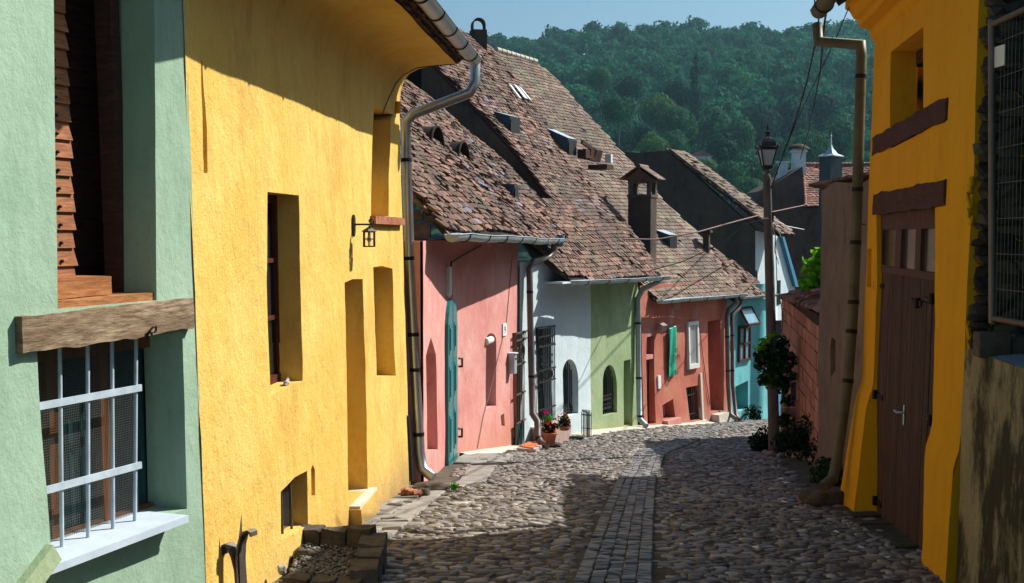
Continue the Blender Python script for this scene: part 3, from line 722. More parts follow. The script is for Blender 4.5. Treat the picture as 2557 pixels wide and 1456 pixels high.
bm_ = MB(); WG.rough_beam(bm_, p0, p1, .162, -.06, .040, 2, .014, 60); lint = bm_.build('lintel', M['beam'], gh, label='weathered oak lintel beam above the barred window')
hk = MB(); c0 = WG.pt(*WG.hit(352, 828), .042, False); n3 = Vector((WG.n[0].x, WG.n[0].y, 0)); d3 = Vector((dG.x, dG.y, 0))
hk.tube([c0-Vector((0,0,.03))-d3*.01, c0-Vector((0,0,.0))-d3*.012+n3*.015, c0+n3*.028+Vector((0,0,.022)), c0+n3*.022+d3*.035+Vector((0,0,.026)), c0+n3*.016+d3*.045+Vector((0,0,.004)), c0+n3*.016+d3*.03-Vector((0,0,.006))], .0055, 6); hk.build('hook', M['hinge'], lint)
# barred window
a, b, z0, z1 = bbox(lower)
w = MB()
for u0, u1 in ((118, 146), (250, 273)):
    A = WG.hit(u0, 1100, -.215)[0]; B = WG.hit(u1, 1100, -.215)[0]; WG.box(w, A, B, z0-.02, z1+.05, -.25, -.205)
WG.box(w, a-.1, b, z1-.10, z1+.05, -.25, -.21); WG.box(w, a-.1, b, z0-.05, z0+.02, -.25, -.21)
wf = w.build('window', M['frame2'], gh)
w = MB(); n = 60; vs = []
for i in range(n+1):
    q = a-.12+(b-a+.15)*i/n; oo = -.262+.014*math.sin(i*1.35)+.006*math.sin(i*.6); vs += [WG.pt(q, z0-.03, oo, False), WG.pt(q, z1+.05, oo, False)]
w.add(vs, [(2*i, 2*i+2, 2*i+3, 2*i+1) for i in range(n)], True); w.build('curtain', M['dcurtain'], wf)
w = MB(); ma = a-.12; mbq = WG.hit(345, 1200, -.18)[0]; zz = z0-.02; t_ = .0009
while zz < z1+.03: WG.box(w, ma, mbq, zz-t_, zz+t_, -.181, -.179); zz += .0125
qq = ma
while qq < mbq: WG.box(w, qq-t_*.8, qq+t_*.8, z0-.02, z1+.03, -.1785, -.177); qq += .0125
w.build('insect_screen', M['mesh'], wf)
g = MB()
for ut, ub in ((150, 154), (219, 220), (280, 282), (339, 337)):
    A = WG.hit(ut, 960, -.075); B = WG.hit(ub, 1290, -.075); k_ = (A[0]-B[0])/(A[1]-B[1]); g.tube([WG.pt(B[0]+k_*(z0-.03-B[1]), z0-.03, -.075, False), WG.pt(B[0]+k_*(z1+.03-B[1]), z1+.03, -.075, False)], .0105, 8)
for v0, v1 in ((1015, 968), (1229, 1161)):
    A = WG.hit(96, v0, -.06); B = WG.hit(353, v1, -.06)
    P = [WG.pt(q, z_+dz, o, False) for dz in (-.017, .017) for q, z_, o in ((A[0]-.1, A[1], -.068), (B[0], B[1], -.068), (B[0], B[1], -.056), (A[0]-.1, A[1], -.056))]; g.box8(P)
g.build('window_bars', M['bar'], wf)
A = WG.hit(124, 1419, .11); B = WG.hit(471, 1284, .11); zs = (A[1]+B[1])/2
w = MB(); WG.box(w, A[0], B[0], zs-.012, zs, -.24, .11); WG.box(w, A[0], B[0], zs-.036, zs-.012, .098, .11); w.build('window_sill', M['sill'], gh)
A = WG.hit(134, 1378, .17); A3 = WG.pt(A[0], A[1], .17, False); B = WG.hit(62, 1475, .17); B3 = WG.pt(B[0], B[1], .17, False); dd = (B3-A3).normalized(); B3 = A3+dd*1.1
sd = dd.cross(n3).normalized(); P = []
for p in (A3, B3):
    for x, y in ((-1, -1), (1, -1), (1, 1), (-1, 1)): P.append(p+sd*x*.046+n3*y*.022)
w = MB(); w.box8(P); w.build('handrail', M['greenrail'], gh)
# ================================================================== 2  YELLOW HOUSE LEFT
WY = Wall([(-1.725, 6.3), (-1.154, 12.26)], 1, .028, 0, .014, 2)
yh = empty('house', (-1.5, 9.3, gz(9.3)), 'pale ochre yellow house with flared eaves, tall door recess and wall lantern', 'house')
LQ = WY.len
w1 = WY.px([(677, 988), (756, 951), (752, 800), (746, 488), (666, 479), (668, 700)])
w2 = WY.px([(926, 540), (971, 540), (975, 300), (976, 150), (929, 170)])
w3 = WY.px([(940, 940), (988, 938), (983, 800), (979, 671), (955, 664), (933, 667)])
dr = WY.px([(872, 1228), (919, 1226), (912, 950), (906, 697), (880, 697), (861, 706), (864, 950)])
sl = WY.px([(779, 1238), (789, 1237), (788, 1172), (783, 1160), (778, 1172)])
bs = WY.px([(700, 1350), (770, 1312), (768, 1176), (735, 1192), (698, 1228)])
ch = WY.px([(513, 432), (522, 432), (519, 320), (516, 270), (507, 150), (504, 150), (508, 280)])
w2 = [(q, min(z, 1.24)) for q, z in w2]
mb = MB(); WY.face(mb, [(-.02, -3.2), (LQ, -3.2), (LQ, 1.27), (-.02, 1.27)], [(w1, .17), (w2, .26, 1), (w3, .22, 1), (dr, .30, 1), (sl, .06, 1), (bs, .125), (ch, .03, 1)])
WY.shell(mb, .9, LQ, -3.2, 1.9, 3.5)
prof = [(0, 1.27), (.004, 1.36), (.012, 1.45), (.03, 1.54), (.07, 1.635), (.13, 1.70), (.22, 1.745), (.35, 1.77), (.5, 1.782), (.63, 1.79)]
nq = 40; vs = []
for i in range(nq+1):
    q = -.22+(LQ+.22)*i/nq
    for o, z in prof: vs.append(WY.pt(q, z, o))
k = len(prof); mb.add(vs, [(i*k+j, (i+1)*k+j, (i+1)*k+j+1, i*k+j+1) for i in range(nq) for j in range(k-1)], True)
for e in (0, nq):
    cap = vs[e*k:(e+1)*k]; q = -.22 if e == 0 else LQ; mb.add(cap+[WY.pt(q, 1.83, .63), WY.pt(q, 1.83, -.3), WY.pt(q, 1.27, -.3)], [tuple(range(k+3))])
mb.build('wall', M['yellow'], yh)
# eaves boards and broken tile edge
mb = MB(); rnd = random.Random(3); q = -.25
while q < LQ+.04:
    d = rnd.uniform(.14, .18); o = .70+rnd.uniform(-.02, .015); WY.box(mb, q, q+d-.008, 1.80+rnd.uniform(0, .01), 1.835, .40, o-.04); WY.box(mb, q+.02, q+d+.01, 1.84, 1.862+rnd.uniform(0, .008), .40, o); q += d
mb.build('eaves_board', M['oldbeam'], yh)
E0 = WY.pt(-.25, 1.87, .70, False); E1 = WY.pt(LQ+.06, 1.87, .70, False); RYf = Roof(E0, E1, (-1, .1), math.radians(40), .02, 3)
RYf.underlay(yh, [(0, 0), (RYf.L, 0), (RYf.L, 4.6), (0, 4.6)]); RYf.tiles(yh, [(0, 0), (RYf.L, 0), (RYf.L, 4.6), (0, 4.6)], M['tile'], .3, .3)
gutter(yh, WY.pt(-.3, 1.93, .77, False), WY.pt(LQ+.36, 1.90, .77, False), .078, M['metal'], 9, sag=.006)
Yp = 12.45
downpipe(yh, [at(1187, 150, Yp+.15), at(1187, 205, Yp+.1), at(1172, 232, Yp+.08), at(1030, 286, Yp), at(1012, 306, Yp-.02), at(1022, 640, Yp-.02), at(1036, 900, Yp-.04), at(1048, 1130, Yp-.06), at(1056, 1172, Yp-.10), at(1082, 1192, Yp-.16)], .056, M['metal'], [(4, .28), (5, .02), (6, .1), (6, .8), (5, .75)])
window(WY, yh, w1, .16, M['frame'], M['glass'], .06, 2, 3)
b_ = MB(); a, b, z0, z1 = bbox(w2)
rnd = random.Random(5); q = a-.04
while q < b+.09:
    WY.box(b_, q, q+.115, z0-.07, z0-.004+rnd.uniform(0, .01), -.05, .055); q += .12
b_.build('window_sill', M['brickrub'], yh)
a, b, z0, z1 = bbox(bs); g = MB()
for q in (a+.10, a+.28, a+.5): g.tube([WY.pt(q, z0-.02, -.07, False), WY.pt(q, z1+.03, -.07, False)], .010, 7)
f = MB(); WY.box(f, a-.05, b+.05, z0-.05, z1+.05, -.17, -.122); f.build('basement_window', M['glass'], yh); g.build('window_bars', M['rusty'], yh)
a, b, z0, z1 = bbox(dr); s_ = MB(); A = WY.hit(872, 1228); B = WY.hit(921, 1227)
P = [WY.pt(q, z, o) for z in (-2.75, z0-.004) for q, o in ((A[0]-.02, -.29), (B[0]+.04, -.29), (B[0]+.05, .08), (A[0], .10))]
s_.box8(P); s_.build('doorstep', M['yellow'], yh)
s_ = MB(); P = [WY.pt(q, z, o) for z in (z0-.002, z0+.02) for q, o in ((A[0]-.015, -.285), (B[0]+.02, -.285), (B[0]+.04, .07), (A[0]+.02, .09))]; s_.box8(P); s_.build('threshold', M['cream'], yh)
cb = MB(); pts = [WY.pt(q, z, o+.008) for q, z, o in ((LQ-.9, 1.18, 0), (LQ-.62, 1.36, .004), (LQ-.35, 1.55, .03), (LQ-.2, 1.66, .09), (LQ-.12, 1.74, .22), (LQ-.06, 1.77, .40), (LQ-.04, 1.785, .6))]
cb.tube(pts, .005, 5); cb.build('cable', M['cable'], yh)
cb = MB(); cb.lathe(WY.pt(LQ-.22, 1.33, .02), [(0, .06), (.035, .055), (.035, -.06), (0, -.07)], 10); cb.build('junction_box', M['gold'], yh)
# second thin iron downpipe with hook beside the big one
g = MB(); g.tube([at(1014, 1040, 12.2), at(1020, 1110, 12.2), at(1025, 1200, 12.2)], .035, 8); g.tube([at(1014, 1040, 12.2), at(1004, 1035, 12.1), at(998, 1075, 12.1)], .02, 6); g.build('drain_stub', M['iron'], yh)
# seashell on the sill
sh = MB(); a, b, z0, z1 = bbox(w1); p = WY.pt(a+.62*(b-a), z0+.02, -.045); rock(sh, p, .02, .05, .022, 5, 2, .5); rock(sh, p+Vector((.0, .035, .012)), .016, .02, .018, 8, 1, .4)
sh.build('seashell', M['palestone'], origin=p-Vector((0,0,.02)), label='pale seashell lying on the sill of the large ochre house window', cat='seashell')
# wall lantern
lb = WY.pt(*WY.hit(880, 562), 0); nl = Vector((WY.n[0].x, WY.n[0].y, 0)); dl = Vector((WY.d[0].x, WY.d[0].y, 0))
wl = empty('wall_lantern', lb, 'small black iron lantern on a bracket on the ochre yellow wall', 'wall lamp')
g = MB(); g.prism([lb+dl*x+Vector((0,0,z)) for x, z in ((-.03, -.07), (.0, -.10), (.03, -.07), (.04, .0), (.03, .06), (0, .09), (-.03, .06), (-.04, 0))], nl*.02); g.build('back_plate', M['iron'], wl)
g = MB(); lc = lb+nl*.145+dl*.0; g.box(lb+nl*.09+Vector((0,0,.005)), .19, .016, .016, Matrix.Rotation(-.0956, 3, 'Z')); g.tube([lb+nl*(.165+.02*math.sin(t))+Vector((0,0,.03-.02*math.cos(t)+.002)) for t in [i*PI/6 for i in range(11)]], .006, 6); g.build('arm', M['iron'], wl)
g = MB(); t0 = lc-Vector((0,0,.005)); g.lathe(t0, [(.006, .0), (.008, -.012), (.02, -.018), (.066, -.048), (.064, -.052), (0, -.05)], 4, smooth=False); g.build('lantern_roof', M['iron'], wl)
g = MB(); s_ = .044
for x in (-1, 1):
    for y in (-1, 1): g.box(t0+Vector((x*s_, y*s_, -.115)), .008, .008, .13)
for z in (-.055, -.115, -.178):
    for x, y, a_, b_ in ((0, 1, 2*s_, .007), (0, -1, 2*s_, .007), (1, 0, .007, 2*s_), (-1, 0, .007, 2*s_)): g.box(t0+Vector((x*s_, y*s_, z)), a_, b_, .009)
for x, y in ((0, 1), (0, -1), (1, 0), (-1, 0)): g.box(t0+Vector((x*s_, y*s_, -.115)), .007, .007, .13)
g.box(t0+Vector((0,0,-.181)), .095, .095, .006); g.build('lantern_frame', M['iron'], wl)
g = MB(); g.lathe(t0+Vector((0,0,-.06)), [(.012, 0), (.012, -.03), (.02, -.045), (.02, -.07), (0, -.085)], 10); g.build('bulb', M['plastic'], wl)
# iron fleur ornament
of = at(602, 1456, 6.55); orn = empty('iron_ornament', (of.x, of.y, of.z-.1), 'wrought iron boot scraper ornament with two curled leaves and a spike', 'ornament')
def strap(pts, w, th, mat, name, par, wd=Vector((0, 1, 0))):
    g = MB(); P = [Vector(p) for p in pts]; vs = []
    for i, p in enumerate(P):
        t = (P[min(i+1, len(P)-1)]-P[max(i-1, 0)]).normalized(); n = t.cross(wd).normalized(); ww = w[i] if isinstance(w, list) else w
        vs += [p+wd*ww/2+n*th/2, p-wd*ww/2+n*th/2, p-wd*ww/2-n*th/2, p+wd*ww/2-n*th/2]
    g.add(vs, [(i*4+j, i*4+(j+1)%4, (i+1)*4+(j+1)%4, (i+1)*4+j) for i in range(len(P)-1) for j in range(4)]); g.add(vs[:4], [(0, 1, 2, 3)]); g.add(vs[-4:], [(3, 2, 1, 0)])
    return g.build(name, mat, par)
Yo = 6.55; q_ = lambda u, v: at(u, v, Yo)
wd = Vector((.45, .9, 0)).normalized()
strap([q_(606, 1520), q_(602, 1456), q_(598, 1420), q_(590, 1390), q_(580, 1368), q_(570, 1358), q_(562, 1360), q_(558, 1370), q_(559, 1384)], [.09, .09, .085, .08, .075, .07, .07, .07, .065], .012, M['rusty'], 'leaf', orn, wd)
strap([q_(600, 1520), q_(602, 1456), q_(600, 1400), q_(603, 1360), q_(609, 1336), q_(618, 1326), q_(626, 1324), q_(632, 1328), q_(633, 1338)], [.09, .09, .08, .07, .07, .07, .065, .06, .055], .012, M['rusty'], 'leaf', orn, wd)
g = MB(); g.add([q_(595, 1350)-wd*.0, q_(600, 1350)+Vector((0,.03,0)), q_(606, 1350), q_(600, 1350)-Vector((0,.03,0)), q_(603, 1281), q_(602, 1500)+Vector((-.01, 0, 0)), q_(604, 1500)+Vector((.01, .01, 0)), q_(603, 1500)-Vector((0, .02, 0))], [(0, 1, 4), (1, 2, 4), (2, 3, 4), (3, 0, 4), (0, 5, 1), (1, 5, 6), (1, 6, 2), (2, 6, 3), (3, 6, 7), (3, 7, 0), (0, 7, 5)]); g.build('spike', M['rusty'], orn)
# stone planter bed
pl = empty('stone_planter', gpx(800, 1430), 'low stone edged gravel bed at the foot of the ochre wall', 'planter')
zt = -2.10
def stone_row(p0, p1, n, w, top, seed, name='edging_stone'):
    r = random.Random(seed)
    for i in range(n):
        a = Vector(p0).lerp(Vector(p1), (i+.04)/n); b = Vector(p0).lerp(Vector(p1), (i+.96)/n); m = (a+b)/2; l_ = (b-a).length/2; ang = math.atan2(b.y-a.y, b.x-a.x); g = MB(); bot = gz(m.y)-.1; tp = top+r.uniform(-.02, .03)
        P = []
        for zz in (bot, tp):
            for x, y in ((-1, -1), (1, -1), (1, 1), (-1, 1)):
                lx_ = x*l_*.99; ly_ = y*w*r.uniform(.9, 1.12); P.append((m.x+lx_*math.cos(ang)-ly_*math.sin(ang), m.y+lx_*math.sin(ang)+ly_*math.cos(ang), zz+(r.uniform(-.012, .010) if zz == tp else 0)))
        g.box8(P); bm = bmesh.new(); me = bpy.data.meshes.new('t'); me.from_pydata(g.v, [], g.f); bm.from_mesh(me); bmesh.ops.subdivide_edges(bm, edges=bm.edges[:], cuts=4, use_grid_fill=True)
        bmesh.ops.bevel(bm, geom=[e_ for e_ in bm.edges if e_.calc_face_angle(0) > .8], offset=.008, segments=1)
        g = MB(); g.add([v.co+Vector([.010*noise.noise(v.co*9+Vector((k_*5, seed, i))) + .005*noise.noise(v.co*28+Vector((k_*5, seed, i))) for k_ in range(3)]) for v in bm.verts], [tuple(v.index for v in f.verts) for f in bm.faces]); bm.free(); bpy.data.meshes.remove(me); g.build(name, M['stone'], pl)
yb = lambda u, v, z: at(u, v, z/ray(u, v).z)
A = yb(712, 1432, zt); B = yb(905, 1440, zt); Cc = yb(935, 1335, zt); D = yb(745, 1322, zt)
stone_row(A, B, 3, .055, zt, 1); stone_row(B, Cc, 5, .085, zt+.01, 2); stone_row(D, Cc, 3, .06, zt+.03, 3)
n = 1500; rs = np.random.RandomState(3); ww = rs.uniform(0, 1, (n, 2)); Pq = [np.array(p) for p in (A, B, Cc, D)]
pos = (Pq[0][None]*(1-ww[:, :1])*(1-ww[:, 1:])+Pq[1][None]*ww[:, :1]*(1-ww[:, 1:])+Pq[2][None]*ww[:, :1]*ww[:, 1:]+Pq[3][None]*(1-ww[:, :1])*ww[:, 1:]); pos[:, 2] = zt-.085+rs.uniform(-.012, .012, n)
ov = np.array([(1,0,0),(-1,0,0),(0,1,0),(0,-1,0),(0,0,1),(0,0,-1)], float); bm = bmesh.new(); bmesh.ops.create_icosphere(bm, subdivisions=1, radius=1); iv = np.array([v.co[:] for v in bm.verts]); iF = np.array([[v.index for v in f.verts] for f in bm.faces]); bm.free()
def pebbles(pos, smin, smax, seed, flat=.6):
    rs = np.random.RandomState(seed); n = len(pos); s = rs.uniform(smin, smax, (n, 1, 1))*np.stack([rs.uniform(.7, 1.4, n), rs.uniform(.7, 1.1, n), rs.uniform(flat*.7, flat*1.2, n)], 1)[:, None, :]
    v = iv[None]*s; a = rs.uniform(0, PI, n); ca, sa = np.cos(a)[:, None], np.sin(a)[:, None]; v = np.stack([v[..., 0]*ca-v[..., 1]*sa, v[..., 0]*sa+v[..., 1]*ca, v[..., 2]], 2)+pos[:, None]
    return v.reshape(-1, 3), (iF[None]+np.arange(n)[:, None, None]*len(iv)).reshape(-1, 3)
V, Q = pebbles(pos, .009, .020, 5); npmesh('gravel', V, Q, M['gravel'], True, pl, kind='stuff')
g = MB(); g.add([Vector(p)-Vector((0,0,.10)) for p in (A, B, Cc, D)], [(0, 1, 2, 3)]); g.build('soil', M['dirt'], pl)
def loose_rock(u, v, Y, s, seed, mat, label, cat='stone', group=None, name='stone', sub=2, amp=.3, rz=0):
    p = at(u, v, Y); g = MB(); rock(g, p, s[0], s[1], s[2], seed, sub, amp, rz); return g.build(name, M[mat], origin=(p.x, p.y, p.z-s[2]), label=label, cat=cat, group=group)
loose_rock(763, 1392, 7.85, (.09, .05, .06), 3, 'stone', 'pointed brown stone lying in the gravel bed')
loose_rock(750, 1334, 8.6, (.05, .05, .035), 6, 'orange_wood', 'small ochre stone at the back corner of the gravel bed') if 0 else loose_rock(750, 1334, 8.6, (.055, .05, .04), 6, 'stone', 'small ochre stone at the back corner of the gravel bed')
loose_rock(704, 1422, 7.35, (.03, .03, .035), 9, 'palestone', 'grey egg-shaped pebble outside the front corner of the gravel bed')
loose_rock(988, 1258, 10.7, (.085, .05, .03), 12, 'palestone', 'flat pale stone lying nearest the camera of the rubble by the ochre corner', rz=.3)
loose_rock(1056, 1232, 11.4, (.075, .06, .05), 14, 'stone', 'rounded grey brown stone in front of the downpipe slab')
for i, (u, v, rz) in enumerate(((1012, 1236, .2), (1024, 1228, 1.1), (1041, 1232, .6), (1008, 1226, 1.7), (1030, 1243, 2.4))):
    p = at(u, v, 11.3); g = MB(); g.box(p, .09, .045, .05, Matrix.Rotation(rz, 3, 'Z') @ Matrix.Rotation(.4*i, 3, 'X')); rock(g, p+Vector((.01, .0, -.01)), .045, .03, .028, i, 1, .3, rz)
    g.build('brick_fragment', M['brickrub'], origin=p, label='broken red brick fragment in the pile at the corner of the ochre house', cat='brick', group='broken bricks by the house corner')
p = at(1075, 1222, 11.9); g = MB(); rock(g, (p.x, p.y, p.z), .21, .13, .075, 21, 3, .22, -.1); g.build('splash_stone', M['stone'], origin=p, label='squared grey stone block under the shiny downpipe outlet', cat='stone')
def weed(u, v, Y, r, n, mat, label, name='plant', cat='plant', h=1.0, size=.03, seed=1, parts=False, blobs=None):
    p = at(u, v, Y); bl = blobs or [(p.x, p.y, p.z, r, r, r*h)]
    V, Q = leafcloud(blob_fn(bl, .8), n, size, seed); base = (p.x, p.y, min(b[2]-b[5] for b in bl)); return npmesh(name, V, Q, M[mat], False, base=base, label=label, cat=cat)
weed(1132, 1217, 11.8, .055, 70, 'weed', 'small bright green weed growing beside the downpipe stone', size=.035)
# ================================================================== 3  PINK HOUSE
WP = Wall([(-.95, 12.4), (-.78, 15.7), (.10, 18.75)], 1, .0, 0, .010, 3)
ph = empty('house', (-.5, 16, gz(16)), 'salmon pink low house with teal double door and sagging gutter', 'house')
n1 = WP.px([(1068, 1124), (1093, 1122), (1091, 960), (1088, 885), (1075, 842), (1063, 890), (1065, 1000)])
n2 = WP.px(arch(1213, 1239, 1022, 1013, 850, 850, 832, 5)); n3_ = WP.px([(1252, 1062), (1261, 1064), (1259, 1032), (1250, 1038)])
dp = WP.px([(1108, 1172), (1137, 1143), (1137, 790), (1131, 758), (1122, 746), (1113, 756), (1107, 790)])
gd = WP.px([(1284, 1122), (1316, 1108), (1316, 826), (1279, 832)])
mb = MB(); WP.face(mb, [(0, -3.9), (WP.len, -3.9), (WP.len, .27), (3.9, .22), (2.6, -.03), (0, -.05)], [(n1, .3, 1), (n2, .2), (n3_, .1, 1), (gd, .12)], .14); WP.shell(mb, 0, WP.len, -3.9, -.05, 3)
mb.build('wall', M['pink'], ph)
a, b, z0, z1 = bbox(dp); a += .16; b -= .10; m = (a+b)/2
for i, (q0, q1) in enumerate(((a, m-.03), (m+.03, b))):
    poly = [p for p in dp]; g = MB()
    def top(q):
        t = abs((q-m)/(b-a)*2); return z1-.22*t*t*t*t-.06*t*t
    bz = [z0+.02+(dp[1][1]-dp[0][1])*0]*2; g0 = lambda q: dp[0][1]+(dp[1][1]-dp[0][1])*(q-a)/(b-a)
    qs = [q0+(q1-q0)*j/6 for j in range(7)]; WP.prism(g, [(q0, g0(q0)), (q1, g0(q1))]+[(q, top(q)) for q in qs[::-1]], .005, .045)
    lf = g.build('door', M['tealwood'], ph); hgt = z1-z0
    for (f0, f1) in ((.10, .34), (.42, .62), (.69, .86)):
        g = MB(); WP.box(g, q0+.10, q1-.10, z0+hgt*f0, z0+hgt*f1, .04, .052); WP.box(g, q0+.16, q1-.16, z0+hgt*f0+.05, z0+hgt*f1-.05, .05, .064); g.build('panel', M['tealwood'], lf)
for v in (905, 1080):
    g = MB(); q, z = WP.hit(1139, v); g.tube([WP.pt(q-.05, z-.05, .05), WP.pt(q-.02, z-.05, .09), WP.pt(q-.02, z+.06, .09), WP.pt(q-.05, z+.06, .05)], .016, 6); g.build('door_handle', M['iron'], ph)
f = MB(); A = WP.hit(1113, 740); B = WP.hit(1122, 665); WP.box(f, A[0], A[0]+.30, A[1], B[1], .0, .05); f.build('duct_cover', M['white_paint'], ph)
window(WP, ph, n2, .15, M['white_paint'], M['glassb'], .04, 1, 2)
g = MB(); q, z = WP.hit(1216, 852); g.tube([WP.pt(q-.10, z, .0), WP.pt(q+.25, z, -.02)], .055, 12); g.build('roller_blind', M['plastic'], ph)
a, b, z0, z1 = bbox(gd); f = MB()
k_ = 7
for i in range(k_): WP.box(f, a+(b-a)*i/k_+.006, a+(b-a)*(i+1)/k_-.006, z0-.1, z1, -.15, -.12+.006*(i%2))
f.build('door', M['frame2'], ph); g = MB()
for i in range(9): q = a+(b-a)*i/8; g.tube([WP.pt(q, z0+.06+(b-q)*.0, .07, False), WP.pt(q, z1-.02, .07, False)], .011, 6)
for h in (.03, .24, .48, .73, .93, .99): WP.box(g, a-.02, b+.02, z0+(z1-z0)*h, z0+(z1-z0)*h+.025, .06, .082)
for i in range(5):
    q = a+(b-a)*(i+.5)/5
    for zc in (.83, ): g.tube([WP.pt(q+.05*math.sin(t), z0+(z1-z0)*zc+.09*math.cos(t), .07, False) for t in [k*PI/5 for k in range(11)]], .007, 5)
gg = g.build('grille', M['rusty'], ph)
g = MB(); z = z0+(z1-z0)*.02
for i in range(6): WP.box(g, a+(b-a)*i/6+.008, a+(b-a)*(i+1)/6-.008, z, z0+(z1-z0)*.235, .05, .062)
g.build('kick_panel', M['tealwood'], gg)
f = MB(); f.tube([WP.pt(*WP.hit(u, v), .012) for u, v in ((1278, 640), (1263, 805), (1240, 900), (1226, 960), (1205, 1040), (1190, 1120))], .006, 5); f.build('cable', M['ropec'], ph)
f = MB(); f.tube([WP.pt(*WP.hit(u, v), .015) for u, v in ((1126, 740), (1124, 655), (1150, 640), (1200, 612))], .010, 5); f.build('cable', M['cable'], ph)
# roof A
EA0 = Vector((-.70, 12.75, .045)); EA1 = Vector((.70, 19.5, -.03)); RA = Roof(EA0, EA1, (-.963, .27), math.radians(46.5), .05, 5)
pa = RA.px([(1028, 466), (1118, 577), (1250, 584), (1384, 594), (1380, 500), (1308, 437), (1100, 270), (1018, 203), (900, 110), (880, 300)])
ra = RA.underlay(ph, pa); RA.tiles(ra, pa, M['tile'], jit=.8)
g = MB()   # verge boards and the stone corbel at the near end
vq = [RA.pt(*RA.hit(u, v), -.05) for u, v in ((1028, 470), (1060, 505), (1095, 545), (1126, 580))]; g.tube(vq, .035, 5); g.build('verge_board', M['beam'], ph)
g = MB(); 
for (u, v, Y, s) in ((1050, 578, 12.9, (.11, .08, .085)), (1042, 538, 12.95, (.06, .08, .06)), (1072, 548, 12.95, (.05, .08, .04)), (1048, 604, 12.92, (.08, .07, .03))): g.box(at(u, v, Y), s[0]*2, s[1]*2, s[2]*2*.95)
g.build('corbel', M['stone'], ph)
gu = gutter(ph, (-.66, 12.75, .03), (.80, 19.75, -.05), .085, M['zinc'], 7, sag=.035)
g = MB(); g.lathe((.80, 19.8, -.16), [(.10, .18), (.09, .05), (.05, -.02), (.0, -.02)], 8); g.build('rainwater_head', M['blue2'], ph)
downpipe(ph, [at(1383, 602, 19.7), at(1383, 628, 19.7), at(1370, 642, 19.6), at(1332, 652, 18.95), at(1322, 672, 18.85), at(1326, 900, 18.8), at(1330, 1034, 18.75), at(1342, 1052, 18.6), at(1343, 1092, 18.55), at(1352, 1106, 18.45), at(1368, 1113, 18.35)], .052, M['brownpipe'], [(4, .25), (5, .3), (8, .3)])
# barrel dormers and hoods on roof A
def hood(par, R, pxa, pxb, w, h, mat, round_=False, name='dormer', front='black', label=None):
    """a wedge or barrel hood rising from the roof: pxa upslope end, pxb foot of its front"""
    a = R.hit(*pxa); b = R.hit(*pxb); q = (a[0]+b[0])/2; top = a[1]; bot = b[1]; up = Vector((0,0,1)); hz = Vector((R.er.x, R.er.y, 0)).normalized()
    fb = R.pt(q, bot, 0); fe = [fb-R.es*w/2, fb+R.es*w/2]; tp = R.pt(q, top, .02)
    g = MB()
    if not round_:
        P = [fe[0]-R.n*.08, fe[1]-R.n*.08, fe[1]+up*h, fe[0]+up*h, tp-R.es*w/2, tp+R.es*w/2]
        g.add(P, [(0, 1, 2, 3), (1, 5, 2), (0, 3, 4)]); g.add([P[3]+up*.012, P[2]+up*.012, P[5]+up*.012, P[4]+up*.012], [(0, 1, 2, 3)], mi=1)
    else:
        N = 9; ar = [(-w/2*math.cos(PI*j/N), h*math.sin(PI*j/N)) for j in range(N+1)]; A = [fb+R.es*x+up*(z*1.0)-up*.06 for x, z in ar]; ln = (top-bot); B = [p+hz*ln*1.1-up*.02 for p in A]
        g.add(A+B, [(j, j+1, N+2+j, N+1+j) for j in range(N)], True)
    o = g.build(name, mat if round_ else [M['zincd'], mat], par, label=label)
    g = MB(); off = -hz*.004
    if not round_: g.add([fe[0]+R.es*.03+up*.03+off, fe[1]-R.es*.03+up*.03+off, fe[1]-R.es*.03+up*(h-.03)+off, fe[0]+R.es*.03+up*(h-.03)+off], [(0, 1, 2, 3)])
    else: g.add([p+hz*.12 for p in A], [tuple(range(N+1))])
    g.build('opening', M[front], o)
    if round_:
        g = MB(); g.tube(A, .022, 5); g.build('rim', mat, o)
    return o
hood(ra, RA, (1015, 262), (1062, 352), .72, .34, M['underlay'], True)
hood(ra, RA, (1082, 300), (1126, 388), .72, .34, M['underlay'], True)
hood(ra, RA, (1250, 455), (1289, 494), .34, .26, M['zinc'])
# ================================================================== mailbox, plaque, doormat
q, z = WP.hit(1271, 907); p = WP.pt(q, z, 0); nb = Vector((WP.n[1].x, WP.n[1].y, 0)); db = Vector((WP.d[1].x, WP.d[1].y, 0))
mbx = empty('mailbox', p, 'flat grey metal mailbox on the pink wall beside the grille door', 'mailbox')
g = MB(); WP.box(g, q-.07, q+.07, z-.16, z+.15, .01, .11); g.build('body', M['zinc'], mbx)
g = MB(); WP.box(g, q-.08, q+.08, z+.152, z+.17, .0, .13); g.build('lid', M['sill'], mbx)
g = MB(); WP.box(g, q-.045, q+.045, z+.06, z+.085, .108, .114); g.build('slot', M['black'], mbx)
q, z = WP.hit(1258, 822); p = WP.pt(q, z, 0); hp = empty('house_number_plate', p, 'small white house number plate on the pink wall', 'sign')
g = MB(); WP.box(g, q-.10, q+.10, z-.10, z+.09, .004, .02); g.build('plate', M['paper'], hp)
textobj('9', .17, WP.pt(q, z-.02, .023), (db.x, db.y, 0), (0, 0, 1), M['black'], hp, 'number')
p = gpx(1318, 1122); g = MB(); dd = WP.d[1]; A = WP.pt(WP.hit(1285, 1112)[0], 0, .05, False); 
mt = empty('doormat', gpx(1318, 1121), 'orange doormat on a stone slab before the grille door', 'doormat')
P = [gpx(1291, 1127), gpx(1338, 1131), gpx(1356, 1117), gpx(1318, 1112)]
g = MB(); g.prism([x+Vector((0,0,.0)) for x in P], (0, 0, .05)); g.build('slab', M['palestone'], mt)
P = [gpx(1296, 1124), gpx(1332, 1130), gpx(1344, 1117), gpx(1322, 1112)]
g = MB(); g.prism([x+Vector((0,0,.052)) for x in P], (0, 0, .02)); g.build('mat', M['matorange'], mt)
